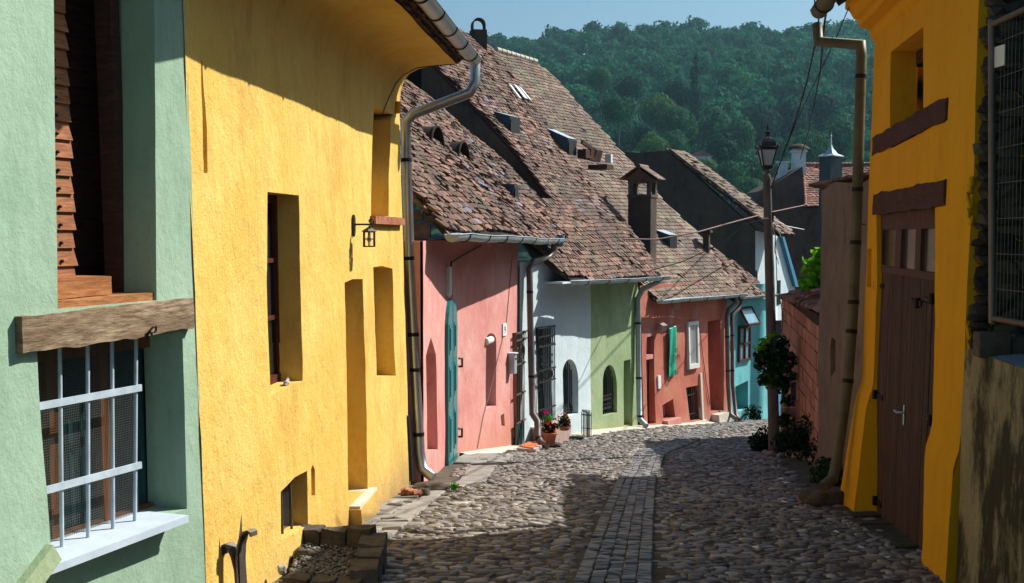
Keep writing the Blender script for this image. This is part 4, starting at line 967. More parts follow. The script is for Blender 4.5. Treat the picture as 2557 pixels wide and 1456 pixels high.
p = gpx(1362, 1118); g = MB(); rock(g, (p.x, p.y, p.z+.03), .24, .10, .07, 33, 3, .25, -.2); g.build('splash_stone', M['darkstone'], origin=p, label='dark broken stone under the brown downpipe outlet', cat='stone')
p = gpx(1438, 1098); g = MB(); rock(g, (p.x, p.y, p.z+.045), .17, .07, .025, 35, 3, .1, .1); g.build('drain_cover', M['black'], origin=p, label='dark flat cover lying on the cobbles by the stone step', cat='cover')
# ================================================================== 4  BLUE AND GREEN HOUSE
WB = Wall([(.12, 18.72), (.33, 19.15), (1.46, 21.5), (2.53, 23.33)], 1, .006, 0, .016, 4)
bh = empty('house', (1.4, 21.3, gz(21.3)), 'low house painted half pale blue and half olive green under one roof', 'house')
qF = WB.hit(1475, 900)[0]
bd = WB.px([(1344, 1062), (1379, 1050), (1376, 812), (1338, 818)]); ba = WB.px(arch(1406, 1444, 1045, 1032, 935, 945, 897, 6, 1423))
ga = WB.px(arch(1505, 1541, 1039, 1030, 960, 968, 911, 6, 1523)); gd2 = WB.px([(1558, 1064), (1575, 1060), (1574, 897), (1557, 901)])
mb = MB(); WB.face(mb, [(0, -4.2), (qF, -4.2), (qF, -.42), (0, -.42)], [(bd, .16), (ba, .22)]); mb.build('wall', M['blue'], bh, label='pale blue half of the front wall')
mb = MB(); WB.face(mb, [(qF, -4.4), (WB.len, -4.4), (WB.len, -.42), (qF, -.42)], [(ga, .22), (gd2, .28, 1)]); WB.shell(mb, 0.2, WB.len, -4.4, -.5, 4); mb.build('wall', M['lime'], bh, label='olive green half of the front wall')
a, b, z0, z1 = bbox(bd); f = MB(); WB.box(f, a-.05, b+.05, z0-.1, z1+.05, -.19, -.16); f.build('door', M['iron'], bh)
g = MB()
for i in range(10): q = a+(b-a)*i/9; g.tube([WB.pt(q, z0+.02, .05, False), WB.pt(q, z1, .05, False)], .010, 6)
for h in (.02, .16, .44, .56, .80, .90, .99): WB.box(g, a-.02, b+.02, z0+(z1-z0)*h-.012, z0+(z1-z0)*h+.012, .04, .066)
for zc, n_ in ((.5, 7), (.85, 8), (.66, 3)):
    for i in range(n_): q = a+(b-a)*(i+.5)/n_; g.tube([WB.pt(q+.03*math.sin(t), z0+(z1-z0)*zc+.075*math.cos(t), .05, False) for t in [k*PI/5 for k in range(11)]], .007, 5)
g.build('grille', M['iron'], bh)
g = MB(); WB.box(g, a-.2, a-.12, -2.2, -1.85, .0, .03); g.build('electric_box', M['glassb'], bh)
for poly, dcr in ((ba, (.06, .10)), (ga, (.12, .30, .38))):
    a, b, z0, z1 = bbox(poly); f = MB(); WB.box(f, a-.05, b+.05, z0-.05, z1+.05, -.25, -.21); wv = f.build('window', M['glass'], bh); grille(WB, wv, poly, -.12 if poly is ba else -.08, 8, dcr, .010)
RBp = math.radians(48.7); EB0 = Vector((1.0, 19.7, -.70)); EB1 = Vector((3.04, 23.35, -.74)); RB = Roof(EB0, EB1, (-.87, .5), RBp, .06, 8)
pb = RB.px([(1427, 696), (1540, 693), (1652, 687), (1590, 600), (1505, 488), (1357, 290), (1235, 122), (1185, 92), (1110, 60), (1020, 60), (1099, 176), (1195, 274), (1297, 390), (1380, 500), (1290, 540), (1300, 600), (1385, 670)])
rb = RB.underlay(bh, pb); RB.tiles(rb, pb, M['tile'], jit=.7)
g = MB(); WB.box(g, .95, 2.6, -.80, -.765, -.05, .34); WB.box(g, 2.6, WB.len, -.80, -.765, -.05, .34); g.build('eave_shade_board', M['blue'], bh)  # boards added under the eave to shade the wall below
# gable wall under the near verge
A = [RB.pt(*RB.hit(u, v), -.08) for u, v in ((1060, 130), (1099, 176), (1195, 274), (1297, 390), (1384, 503))]
g = MB(); B_ = [p-Vector((0,0,1.5)) for p in A]; n = len(A); g.add(A+B_, [(i, i+1, n+i+1, n+i) for i in range(n-1)]); 
g.build('gable', M['gable'], bh)
g = MB(); g.tube([p+RB.n*.05 for p in A], .035, 5); g.build('verge_board', M['oldbeam'], bh)
A = [RB.pt(*RB.hit(u, v), -.05) for u, v in ((1235, 122), (1357, 290), (1505, 488), (1590, 600), (1650, 680))]
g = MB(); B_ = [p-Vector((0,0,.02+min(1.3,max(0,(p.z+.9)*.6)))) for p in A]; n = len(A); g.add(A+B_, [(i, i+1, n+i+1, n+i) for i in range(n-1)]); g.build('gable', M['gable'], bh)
gutter(bh, RB.pt(RB.hit(1424, 690)[0]-.05, -.04, -.0)+Vector((.05, -.05, -.02)), RB.pt(RB.L+.02, -.04, 0)+Vector((.07, -.04, -.03)), .075, M['zinc'], 5, sag=.012)
downpipe(bh, [at(1646, 686, 23.3), at(1644, 704, 23.25), at(1605, 722, 23.2), at(1593, 745, 23.2), at(1594, 900, 23.15), at(1597, 1046, 23.1), at(1614, 1064, 22.9)], .055, M['zinc'], [(3, .4), (4, .3), (4, .95)])
# ridge end, chimney pots and things on roof B
def chimney(par, c, w, d, z0, z1, mat, rot=0, name='chimney'):
    g = MB(); R = Matrix.Rotation(rot, 3, 'Z'); g.box((c[0], c[1], (z0+z1)/2), w, d, z1-z0, R); return g.build(name, mat, par)
c = at(1194, 82, 25.6); o = chimney(rb, c, .34, .3, c.z-.9, c.z+.05, M['darkstone'], .2)
g = MB(); cc = Vector((c.x, c.y, c.z+.05)); N = 10; Rz = Matrix.Rotation(.2, 3, 'Z')
for y in (-.10, .10):
    pass
ar = [Rz @ Vector((-.12*math.cos(PI*j/N), 0, .10+.13*math.sin(PI*j/N))) for j in range(N+1)]; ar = [Rz @ Vector((-.12, 0, 0))]+ar+[Rz @ Vector((.12, 0, 0))]
vs = []
for p in ar: vs += [cc+p+Rz @ Vector((0, -.13, 0)), cc+p+Rz @ Vector((0, .13, 0))]
ar2 = [p*1 for p in ar]; g.add(vs, [(2*i, 2*i+1, 2*i+3, 2*i+2) for i in range(len(ar)-1)], True)
vs2 = [v+(v-cc-Vector((0,0,.05)))*.0+Vector((0,0,0)) for v in vs]; 
vs3 = []
for p in ar:
    k = 1.22; p2 = Vector((p.x*k, p.y*k, p.z*1.12)); vs3 += [cc+p2+Rz @ Vector((0, -.13, 0)), cc+p2+Rz @ Vector((0, .13, 0))]
g.add(vs3, [(2*i+1, 2*i, 2*i+2, 2*i+3) for i in range(len(ar)-1)], True)
for e in (0, 1): g.add(vs+vs3, [(2*i+e, 2*i+2+e, len(vs)+2*i+2+e, len(vs)+2*i+e) for i in range(len(ar)-1)])
g.build('chimney_cowl', M['stone'], o)
hood(rb, RB, (1236, 281), (1292, 338), .42, .34, M['zinc']); hood(rb, RB, (1377, 322), (1428, 388), .42, .36, M['zinc'])
q = RB.hit(1466, 398); g = MB(); 
for i in range(3):
    p = RB.pt(q[0]-.25+.22*i, q[1]+.05, .12); g.box(p, .2, .34, .18+.04*i, Matrix.Rotation(-.5, 3, 'Z') @ Matrix.Rotation(.15*i, 3, 'Y'))
p = RB.pt(q[0]-.1, q[1]+.15, .25); g.box(p, .7, .05, .08, Matrix.Rotation(1.0, 3, 'Z') @ Matrix.Rotation(.25, 3, 'Y')); g.box(RB.pt(q[0]+.2, q[1]-.25, .06), .45, .35, .10, Matrix.Rotation(-.5, 3, 'Z'))
g.build('roof_hatch', M['oldbeam'], rb)
q = RB.hit(1507, 404); p = RB.pt(q[0], q[1], .14); g = MB(); g.box(p, .14, .12, .19, Matrix.Rotation(-.4, 3, 'Z')); g.build('vent_box', M['white_paint'], rb)
g = MB()
for u, v, w in ((1283, 232, .10), (1297, 233, .15), (1308, 238, .08)):
    q = RB.hit(u, v); g.prism([RB.pt(q[0]+x, q[1]+y, .06) for x, y in ((-w*.4, -.16), (w*.35, -.2), (w*.45, .18), (-w*.3, .24))], RB.n*.015)
g.build('patch_plate', M['paper'], rb)
# ================================================================== 5  RED HOUSE
WR = Wall([(2.60, 23.42), (4.98, 26.83)], 1, .035, -1.5, .02, 6, extra=lambda q, z: .05*max(0, -z-3.3)*(.6+noise.noise(Vector((q*1.4, 3, 0)))))
rh = empty('house', (3.8, 25.2, gz(25.2)), 'terracotta red house with patched plaster, white curtained window and banner', 'house')
d1 = WR.px([(1615, 1064), (1635, 1056), (1634, 838), (1614, 842)]); d2 = WR.px([(1771, 1028), (1804, 1024), (1799, 797), (1768, 803)])
bw1 = WR.px([(1655, 1050), (1684, 1041), (1680, 996), (1653, 1012)]); bw2 = WR.px([(1722, 1053), (1749, 1046), (1744, 962), (1714, 968)])
mb = MB(); WR.face(mb, [(0, -4.9), (WR.len, -4.9), (WR.len, -1.0), (0, -1.0)], [(d1, .14), (d2, .4, 1), (bw1, .28), (bw2, .18)]); WR.shell(mb, 0, WR.len, -4.9, -1.1, 4); mb.build('wall', M['red'], rh)
a, b, z0, z1 = bbox(d1); f = MB(); WR.box(f, a-.03, b+.03, z0, z0+(z1-z0)*.74, -.17, -.13); dd_ = f.build('door', M['frame'], rh)
f = MB(); WR.box(f, a+.12, b-.08, z0+.9, z0+(z1-z0)*.7, -.131, -.124); f.build('pane', M['glassg'], dd_)
f = MB(); WR.box(f, a-.03, b+.03, z0+(z1-z0)*.74, z0+(z1-z0)*.79, -.15, -.02); WR.box(f, a, b, z0+(z1-z0)*.79, z1, -.17, -.15); f.build('transom', M['pink'], rh); f = MB(); WR.box(f, a+.03, b-.15, z0+(z1-z0)*.81, z1-.12, -.149, -.14); f.build('transom_pane', M['glassb'], rh)
ww_ = WR.px([(1715, 922), (1738, 912), (1738, 801), (1716, 807)]); f = MB(); a, b, z0, z1 = bbox(ww_)
for q0, q1, y0, y1 in ((a, a+.07, z0, z1), (b-.07, b, z0, z1), (a+.07, b-.07, z0, z0+.10), (a+.07, b-.07, z1-.08, z1)): WR.box(f, q0, q1, y0, y1, -.03, .07)
wi = f.build('window', M['white_paint'], rh, label='white framed window with a pleated white curtain'); f = MB(); n = 36; vs = []
for i in range(n+1): q = a+.05+(b-a-.1)*i/n; o_ = .028+.012*math.sin(i*1.2); vs += [WR.pt(q, z0+.05, o_, False), WR.pt(q, z1-.05, o_, False)]
f.add(vs, [(2*i, 2*i+2, 2*i+3, 2*i+1) for i in range(n)], True); f.build('curtain', M['curtain'], wi)
f = MB(); WR.box(f, a+.06, b-.06, z0+.06, z1-.06, -.0, .012); f.build('pane', M['glassg'], wi)
window(WR, rh, bw1, .22, M['white_paint'], M['glassb'], .04, 2, 2, name='basement_window')
g = MB(); a, b, z0, z1 = bbox(bw1); WR.box(g, a+.0, b+.05, z0-.14, z0+.0, -.25, .12); g.build('window_sill', M['pink'], rh)
a, b, z0, z1 = bbox(bw2); f = MB(); WR.box(f, a-.03, b+.03, z0-.03, z1+.03, -.22, -.18); wv = f.build('basement_window', M['glass'], rh); grille(WR, wv, bw2, -.05, 7, (.2, .75), .011, deco=False)
f = MB(); WR.box(f, b-.02, b+.07, z0-.05, z1+.25, -.02, .035); WR.box(f, a-.1, b+.1, z0-.13, z0-.02, -.1, .09); f.build('window_surround', M['cream'], rh)
a, b, z0, z1 = bbox(d2); f = MB(); WR.box(f, a+.02, b, z0-.35, z0-.01, -.38, .20); f.build('doorstep', M['cream'], rh); f = MB(); WR.box(f, a-.1, b+.15, z0-.62, z0-.24, .22, .55); f.build('doorstep', M['darkstone'], rh)
f = MB(); q, z = WR.hit(1645, 955); WR.box(f, q-.07, q+.05, z-.13, z+.14, .0, .03); f.build('meter_box', M['paper'], rh)
f = MB(); q, z = WR.hit(1641, 815); f.box(WR.pt(q, z, .12), .14, .16, .13, Matrix.Rotation(.6, 3, 'Z') @ Matrix.Rotation(.4, 3, 'X')); f.tube([WR.pt(q, z, 0), WR.pt(q, z, .1)], .02, 6); f.build('floodlight', M['pinkstone'], rh)
f = MB(); f.tube([WR.pt(*WR.hit(u, v), .02) for u, v in ((1742, 806), (1748, 850), (1755, 900), (1762, 960), (1768, 1010))], .008, 5); f.build('cable', M['cable'], rh)
EC0 = Vector((2.98, 23.72, -1.32)); EC1 = Vector((5.28, 26.72, -1.34)); RC = Roof(EC0, EC1, (-.81, .585), math.radians(48.5), .04, 12)
pc = RC.px([(1636, 748), (1745, 742), (1848, 735), (1752, 594), (1655, 497), (1500, 318), (1385, 190), (1338, 157), (1240, 130), (1150, 105), (1100, 200), (1400, 600), (1587, 692), (1612, 722)])
rc = RC.underlay(rh, pc); half = [p for p in pc]
rlim = RC.hit(1640, 560)[1]
ab = bbox(pc)
RC.tiles(rc, pc, M['tile2'], .11, .13, jit=.4)
A = [RC.pt(*RC.hit(u, v), .0) for u, v in ((1848, 735), (1752, 594), (1655, 497), (1500, 318), (1338, 157))]
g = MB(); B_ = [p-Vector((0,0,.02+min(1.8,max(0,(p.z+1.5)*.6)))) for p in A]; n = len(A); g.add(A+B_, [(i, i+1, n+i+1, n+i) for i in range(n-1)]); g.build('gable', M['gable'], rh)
g = MB(); a0 = RC.pt(*RC.hit(1238, 127), .03); a1 = RC.pt(*RC.hit(1340, 155), .03); nr = 9
for i in range(nr):
    p = a0.lerp(a1, i/nr); q = a0.lerp(a1, (i+.92)/nr); g.tube([p, q], [.075, .062], 8)
g.build('ridge_tile', M['cream'], rc)
# back slopes so that the ridges close
def backslope(par, R, r, a0, a1, ang):
    p0 = R.pt(a0, r, -.03); p1 = R.pt(a1, r, -.03); h = Vector((R.er.x, R.er.y, 0)).normalized(); d = h*3.5*math.cos(ang)-Vector((0,0,1))*3.5*math.sin(ang)
    g = MB(); g.add([p0, p1, p1+d, p0+d], [(0, 1, 2, 3)]); g.build('rear_roof', M['underlay'], par)
backslope(rh, RC, RC.hit(1290, 140)[1], RC.hit(1240, 130)[0]-3, RC.hit(1338, 157)[0], .8)
gutter(rh, (3.0, 23.55, -1.30), (5.36, 26.72, -1.32), .075, M['zinc'], 5, sag=.01)
downpipe(rh, [at(1838, 742, 26.6), at(1838, 757, 26.6), at(1820, 772, 26.5), at(1815, 790, 26.45), at(1818, 960, 26.4), at(1824, 1035, 26.3), at(1838, 1046, 26.1)], .05, M['brownpipe'], [(3, .3), (3, .8)])
hood(rc, RC, (1652, 575), (1675, 622), .38, .32, M['zinc'])
# the big tile-capped chimney
Yc = 24.3; c0 = at(1604, 560, Yc); W_ = .50; ztop = at(1604, 490, Yc).z; Rk = Matrix.Rotation(-.42, 3, 'Z')
o = chimney(rh, (c0.x, c0.y), W_*.98, .42, -1.9, ztop-.02, M['gable'], -.42)
# arched head: four posts, lintels
g = MB(); zt2 = ztop+.30
for x in (-1, 1):
    for y in (-1, 1): g.box(Vector((c0.x, c0.y, ztop+.14))+Rk @ Vector((x*W_*.40, y*.17, 0)), W_*.17, .10, .30, Rk)
g.box((c0.x, c0.y, ztop+.0), W_*1.05, .46, .06, Rk); g.box((c0.x, c0.y, zt2), W_, .44, .06, Rk)
g.build('chimney_head', M['stone'], o)
g = MB()
for sx in (-1, 1):
    for i in range(4):
        for j in range(4):
            x0 = sx*(.02+i*.095); zz = zt2+.28-.02-i*.062
            P = [Rk @ Vector((sx*(.00+i*.095), -.30+j*.15, 0))+Vector((c0.x, c0.y, zz+.05)), Rk @ Vector((sx*(.13+i*.095), -.30+j*.15, 0))+Vector((c0.x, c0.y, zz-.035)), Rk @ Vector((sx*(.13+i*.095), -.155+j*.15, 0))+Vector((c0.x, c0.y, zz-.035)), Rk @ Vector((sx*(.0+i*.095), -.155+j*.15, 0))+Vector((c0.x, c0.y, zz+.05))]
            g.prism(P, (0, 0, .02))
g.prism([Rk @ Vector((x, -.24, 0))+Vector((c0.x, c0.y, zt2+z)) for x, z in ((-.33, .03), (.33, .03), (0, .26))], Rk @ Vector((0, .48, 0)))
g.tube([Rk @ Vector((0, -.3, 0))+Vector((c0.x, c0.y, zt2+.31)), Rk @ Vector((0, .3, 0))+Vector((c0.x, c0.y, zt2+.31))], .05, 8)
g.build('chimney_cap', M['tile'], o)
o2 = chimney(rh, at(1764, 620, 27.2)[:2], .14, .14, -1.2, at(1764, 578, 27.2).z, M['gable'], -.4); g = MB(); p = at(1764, 578, 27.2); g.box(p, .24, .24, .06, Rk); g.build('chimney_cap', M['darkstone'], o2)
# ================================================================== 6  TURQUOISE HOUSE
WT = Wall([(4.98, 26.83), (5.81, 28.0), (6.06, 28.06), (6.40, 28.6)], 1, .0, 0, .01, 9)
th = empty('house', (5.5, 27.6, gz(27.6)), 'turquoise house with brown barred window at the bend of the street', 'house')
tb = WT.px([(1836, 1030), (1868, 1020), (1868, 950), (1836, 966)])
mb = MB(); WT.face(mb, [(0, -5.2), (WT.len, -5.2), (WT.len, -1.15), (0, -1.15)], [(tb, .3, 1)], .15); WT.shell(mb, 0, 1.4, -5.2, -1.2, 3); mb.build('wall', M['teal'], th)
tw = WT.px([(1841, 905), (1871, 897), (1871, 812), (1842, 815)]); f = MB(); a, b, z0, z1 = bbox(tw)
for q0, q1, y0, y1 in ((a, a+.06, z0, z1), (b-.06, b, z0, z1), (a+.06, b-.06, z0, z0+.06), (a+.06, b-.06, z1-.06, z1), ((a+b)/2-.025, (a+b)/2+.025, z0+.06, z1-.06)): WT.box(f, q0, q1, y0, y1, 0, .06)
WT.box(f, a+.06, b-.06, (z0+z1)/2-.02, (z0+z1)/2+.02, .0, .055); wi = f.build('window', M['oldbeam'], th); f = MB(); WT.box(f, a+.05, b-.05, z0+.05, z1-.05, .0, .02); f.build('pane', M['glassb'], wi)
f = MB(); A = WT.pt(a, z1+.02, .05, False); B = WT.pt(b, z1+.02, .05, False); out = Vector((WT.n[0].x, WT.n[0].y, 0)); dn = Vector((0,0,1)); Tp = [A+dn*.40, B+dn*.40]; Bt = [A+out*.22+dn*.03, B+out*.22+dn*.03]
for p, q in ((Tp[0], Bt[0]), (Tp[1], Bt[1]), (Tp[0], Tp[1]), (Bt[0], Bt[1])): f.tube([p, q], .03, 4)
ws = f.build('window', M['oldbeam'], th, label='top-hung sash standing open'); f = MB(); f.add([Tp[0], Tp[1], Bt[1], Bt[0]], [(0, 1, 2, 3)]); f.build('pane', M['glassb'], ws)
RD = Roof(Vector((5.20, 26.78, -1.40)), Vector((6.46, 28.55, -1.42)), (-.81, .585), math.radians(45), .03, 15)
pd = RD.px([(1838, 748), (1912, 738), (1888, 697), (1780, 618), (1740, 600), (1760, 700)]); rd = RD.underlay(th, pd); RD.tiles(rd, pd, M['tile'], .11, .13)
gutter(th, (5.30, 26.82, -1.40), (6.55, 28.55, -1.42), .06, M['zinc'], 3)
downpipe(th, [at(1853, 752, 27.0), at(1845, 770, 26.9), at(1828, 785, 26.7), at(1829, 960, 26.6), at(1838, 1038, 26.5), at(1846, 1048, 26.3)], .045, M['brownpipe'], [(2, .3), (2, .8)])
W7 = Wall([(6.2, 28.7), (7.6, 31.2)], 1, 0, 0, .01, 10); b7 = empty('garden_wall', (6.9, 30, gz(30)), 'low cobalt blue wall beyond the turquoise house', 'wall')
mb = MB(); W7.face(mb, [(0, -5.6), (W7.len, -5.6), (W7.len, -2.7), (0, -2.7)], [], .3); W7.shell(mb, 0, W7.len, -5.6, -2.7, .3); mb.build('wall_face', M['blue2'], b7)
p = gpx(1858, 1044); g = MB(); rock(g, (p.x+.1, p.y+.2, p.z+.16), .28, .2, .2, 44, 3, .2); g.build('boulder', M['stone'], origin=p, label='grey boulder at the foot of the turquoise wall', cat='boulder')
p = gpx(1888, 1046); g = MB(); rock(g, (p.x, p.y+.2, p.z+.05), .22, .15, .1, 45, 2, .2); g.build('stone', M['darkstone'], origin=p, label='low dark stone at the corner of the turquoise house', cat='stone')
# ================================================================== things along the left side
bn_p = WR.pt(*WR.hit(1670, 880), .03); bn = empty('banner', bn_p, 'crumpled green cloth banner hanging on the red wall', 'banner')
g = MB(); qa, za = WR.hit(1662, 822); qb, zb = WR.hit(1679, 943); nx, nz = 14, 40; vs = []
for i in range(nz+1):
    for j in range(nx+1):
        t = j/nx; s_ = i/nz; q = qa+(qb-qa+.12)*t+.02*math.sin(s_*5); z = za+.02-(za-zb)*s_+.04*t
        o_ = .05+.012*noise.noise(Vector((q*5, z*1.3, 3)))+.018*math.sin(t*9+s_*3)+.02*(1-s_)*math.sin(t*PI)
        vs.append(WR.pt(q, z, o_))
k = nx+1; g.add(vs, [(i*k+j, i*k+j+1, (i+1)*k+j+1, (i+1)*k+j) for i in range(nz) for j in range(nx)], True)
clo = g.build('cloth', plain('green_banner_cloth', L(.03,.42,.27), .35, 0, .5, .35, 3, .2), bn); sm = clo.modifiers.new('s', 'SOLIDIFY'); sm.thickness = .004
dR = Vector((WR.d[0].x, WR.d[0].y, 0)); mq = (qa+qb)/2+.08
for s_, txt, sz in ((.44, 'BS', .13), (.58, 'TVM', .16), (.88, 'Bar', .14)):
    textobj(txt, sz, WR.pt(mq, za-(za-zb)*s_, .125), dR, (0, 0, 1), M['cable'], bn, 'lettering')
# stone step with two flower pots
sb = gpx(1372, 1114); st = [gpx(1367, 1115), gpx(1420, 1098)]
stp = empty('doorstep_block', gpx(1395, 1108), 'pale stone step block before the pale blue grille door', 'step')
A = Vector((gpx(1367, 1115).x, gpx(1367, 1115).y, 0)); B = Vector((gpx(1424, 1098).x, gpx(1424, 1098).y, 0)); back = Vector((-.45, .45, 0)); zt = at(1367, 1077, A.y).z; zb = gz(A.y)-.15
g = MB(); P = [A+back, A, B, B+back]; g.box8([Vector((p.x, p.y, zb)) for p in P]+[Vector((p.x, p.y, zt)) for p in P]); g.build('block', M['pinkstone'], stp)
g = MB(); u_ = (B-A).normalized()*.02; P = [A+back-u_, A-u_-back*.05, B+u_-back*.05, B+back+u_]; g.box8([Vector((p.x, p.y, zt)) for p in P]+[Vector((p.x, p.y, zt+.03)) for p in P]); g.build('cap', M['cream'], stp)
def pot(u, v, Y, r, h, label, blobs, seed):
    c = at(u, v, Y); e = empty('flower_pot', (c.x, c.y, c.z), label, 'flower pot', 'flower pots by the pale blue door')
    g = MB(); g.lathe(c, [(0, 0), (r*.7, 0), (r*.95, h*.8), (r*1.12, h*.8), (r*1.12, h), (r*.95, h), (r*.9, h*.88), (0, h*.88)], 16); g.build('pot', M['terracotta'], e)
    for i, (dx, dz, rr, n, size, mat, nm) in enumerate(blobs):
        V, Q = leafcloud(blob_fn([(c.x+dx, c.y, c.z+h+dz, rr, rr, rr)], .7), n, size, seed+i); npmesh(nm, V, Q, M[mat], False, e)
pot(1374, 1108, 17.9, .10, .18, 'terracotta pot of magenta and red flowers standing beside the brown downpipe', [(-.03, .07, .11, 380, .045, 'bush', 'foliage'), (-.05, .22, .08, 90, .04, 'weed', 'foliage'), (.09, .10, .06, 60, .04, 'ivy', 'foliage'), (-.06, .30, .055, 26, .05, 'magenta', 'flower'), (.0, .09, .125, 60, .05, 'redflower', 'flower')], 50)
pot(1409, 1074, 18.9, .10, .06, 'low terracotta bowl of red and yellow flowers on the stone step', [(0, .07, .11, 300, .04, 'bush', 'foliage'), (.02, .12, .07, 60, .04, 'weed', 'foliage'), (-.02, .10, .135, 60, .045, 'redflower', 'flower'), (.03, .15, .05, 8, .035, 'yflower', 'flower')], 60)
ft = empty('wire_fence', gpx(1463, 1088), 'small arched black wire fence leaning on the pale blue wall', 'fence'); g = MB()
A = Vector(gpx(1452, 1089)); B = Vector(gpx(1476, 1092)); h = .42
for i in range(7):
    p = A.lerp(B, i/6); p2 = A.lerp(B, (i+1.6)/7.6); g.tube([p, p+Vector((0,0,h)), (p+p2)/2+Vector((0,0,h+.06)), p2+Vector((0,0,h)), p2], .007, 5)
g.tube([A+Vector((0,0,.15)), B+Vector((0,0,.15))], .007, 5); g.tube([A+Vector((0,0,h-.03)), B+Vector((0,0,h-.03))], .012, 5); g.build('wires', M['iron'], ft)
# ================================================================== RIGHT YELLOW HOUSE
def exR(q, z):
    f = max(0, min(1, (q-.8)/2.0)); return .045/(1+math.exp((z+1.42)*30))+max(0, min(-z, 2.6)-1.45)*(.02+.10*f)
WX = Wall([(2.915, 7.41), (3.363, 11.0)], -1, .022, 0, .012, 20, extra=exR)
rh2 = empty('house', (3.2, 9.2, gz(9.2)), 'deep golden yellow house with maroon double door and old timber lintels', 'house')
LR = WX.len
uw = WX.px([(2222, 372), (2305, 330), (2306, 40), (2306, -40), (2230, 10)]); uw = [(q, min(z, 1.60)) for q, z in uw]
dw = WX.px([(2178, 1300), (2178, 950), (2190, 700), (2190, 520), (2336, 500), (2336, 800), (2326, 1110), (2322, 1480)])
slt = WX.px([(2164, 716), (2175, 718), (2177, 620), (2167, 622)])
mb = MB(); WX.face(mb, [(-.01, -3.4), (LR, -3.4), (LR, 1.74), (-.01, 1.74)], [(uw, .22), (dw, .07), (slt, .05, 1)], .075); WX.shell(mb, 0, LR, -3.4, 2.3, 4)
prof = [(0, 1.74), (.0, 1.82), (.03, 1.85), (.05, 1.90), (.05, 1.93), (.11, 1.95), (.15, 1.96), (.16, 2.02), (.20, 2.04), (.24, 2.11), (.28, 2.13), (.28, 2.20)]
nq = 24; vs = []
for i in range(nq+1):
    q = LR*i/nq+(-.02 if i == 0 else 0)
    for o, z in prof: vs.append(WX.pt(q, z, o))
k = len(prof); mb.add(vs, [(i*k+j, (i+1)*k+j, (i+1)*k+j+1, i*k+j+1) for i in range(nq) for j in range(k-1)], False)
for e in (0, nq): q = LR if e else 0; mb.add(vs[e*k:(e+1)*k]+[WX.pt(q, 2.20, -.3), WX.pt(q, 1.74, -.3)], [tuple(range(k+2))])
# far side return so the corner is closed at the flared foot
A = [WX.pt(LR, z, 0) for z in np.linspace(-3.4, 1.9, 30)]; B = [Vector((p.x+.5, p.y-.06, p.z)) for p in A]; B = [Vector((WX.pt(LR, p.z, -.4, False).x, WX.pt(LR, p.z, -.4, False).y, p.z)) for p in A]; n = len(A); mb.add(A+B, [(i, i+1, n+i+1, n+i) for i in range(n-1)])
A = [WX.pt(-.01, z, 0) for z in np.linspace(-3.4, 1.9, 30)]; B = [Vector((p.x+.6, p.y-.03, p.z)) for p in A]; mb.add(A+B, [(i, i+1, n+i+1, n+i) for i in range(n-1)])
mb.build('wall', M['gold'], rh2)
E0 = WX.pt(-.05, 2.25, .36, False); E1 = WX.pt(LR+.15, 2.25, .36, False); R2 = Roof(E0, E1, (1, -.12), math.radians(33), .02, 23); R2.underlay(rh2, [(0, 0), (R2.L, 0), (R2.L, 4.5), (0, 4.5)]); R2.tiles(rh2, [(0, 0), (R2.L, 0), (R2.L, 4.5), (0, 4.5)], M['tile'], .3, .3)
gutter(rh2, WX.pt(-.1, 2.27, .44, False), WX.pt(LR+.62, 2.24, .44, False), .085, M['oldpipe'], 6, sag=.004)
Yq = 11.15
downpipe(rh2, [at(2040, 60, Yq+.3), at(2044, 104, Yq+.25), at(2150, 112, Yq+.03), at(2151, 140, Yq), at(2141, 480, Yq-.03), at(2131, 760, Yq-.1), at(2117, 955, Yq-.2), at(2088, 1160, Yq-.35), at(2080, 1195, Yq-.4), at(2054, 1216, Yq-.5)], .050, M['oldpipe'], [(3, .15), (3, .98), (4, .45), (4, .98), (5, .35), (5, .98)])
for c0, c1, h, sd_ in (((2182, 366), (2368, 270), .165, 31), ((2184, 512), (2362, 480), .19, 32)):
    a = WX.hit(*c0); b = WX.hit(*c1); g = MB(); WX.rough_beam(g, a, b, h, -.05, .016, sd_, .018, 40); g.build('lintel', M['oldbeam'], rh2)
a, b, z0, z1 = bbox(uw); g = MB()
WX.box(g, a-.05, a+.05, z0-.05, z1+.05, -.28, -.20); WX.box(g, a+.05, b+.1, z1-.12, z1+.05, -.28, -.21); f = g.build('window', M['oldbeam'], rh2); g = MB(); WX.box(g, a, b+.1, z0-.05, z1, -.29, -.25); g.build('pane', M['glass'], f)
# door: boards, rails, lights, wicket, hinges, handle
a, b, z0, z1 = bbox(dw); zr = WX.hit(2250, 690)[1]; zl0 = WX.hit(2250, 672)[1]; zl1 = WX.hit(2250, 572)[1]
def boards(q0, q1, y0, y1, n, o, name, seed, par=rh2):
    g = MB(); r = random.Random(seed)
    for i in range(n):
        x0 = q0+(q1-q0)*i/n; x1 = q0+(q1-q0)*(i+1)/n; oo = o+r.uniform(0, .003); WX_box(g, x0+.0035, x1-.0035, y0+r.uniform(-.004, .004), y1, oo-.03, oo)
    return g.build(name, M['door'], par)
WXf = Wall([(2.915, 7.41), (3.363, 11.0)], -1, .022, 0, 0, 20); WX_box = lambda *A: WXf.box(*A)
qw0 = WX.hit(2322, 900, -.04)[0]; qw1 = WX.hit(2268, 900, -.04)[0]; qc = WX.hit(2257, 1035, -.04)[0]; zw = WX.hit(2295, 752, -.04)[1]
dl_ = boards(a-.05, qw0, z0-.1, zr, 4, -.045, 'door_leaf', 1); dm_ = boards(qw0, qw1, z0-.1, zw, 9, -.040, 'wicket_door', 2)
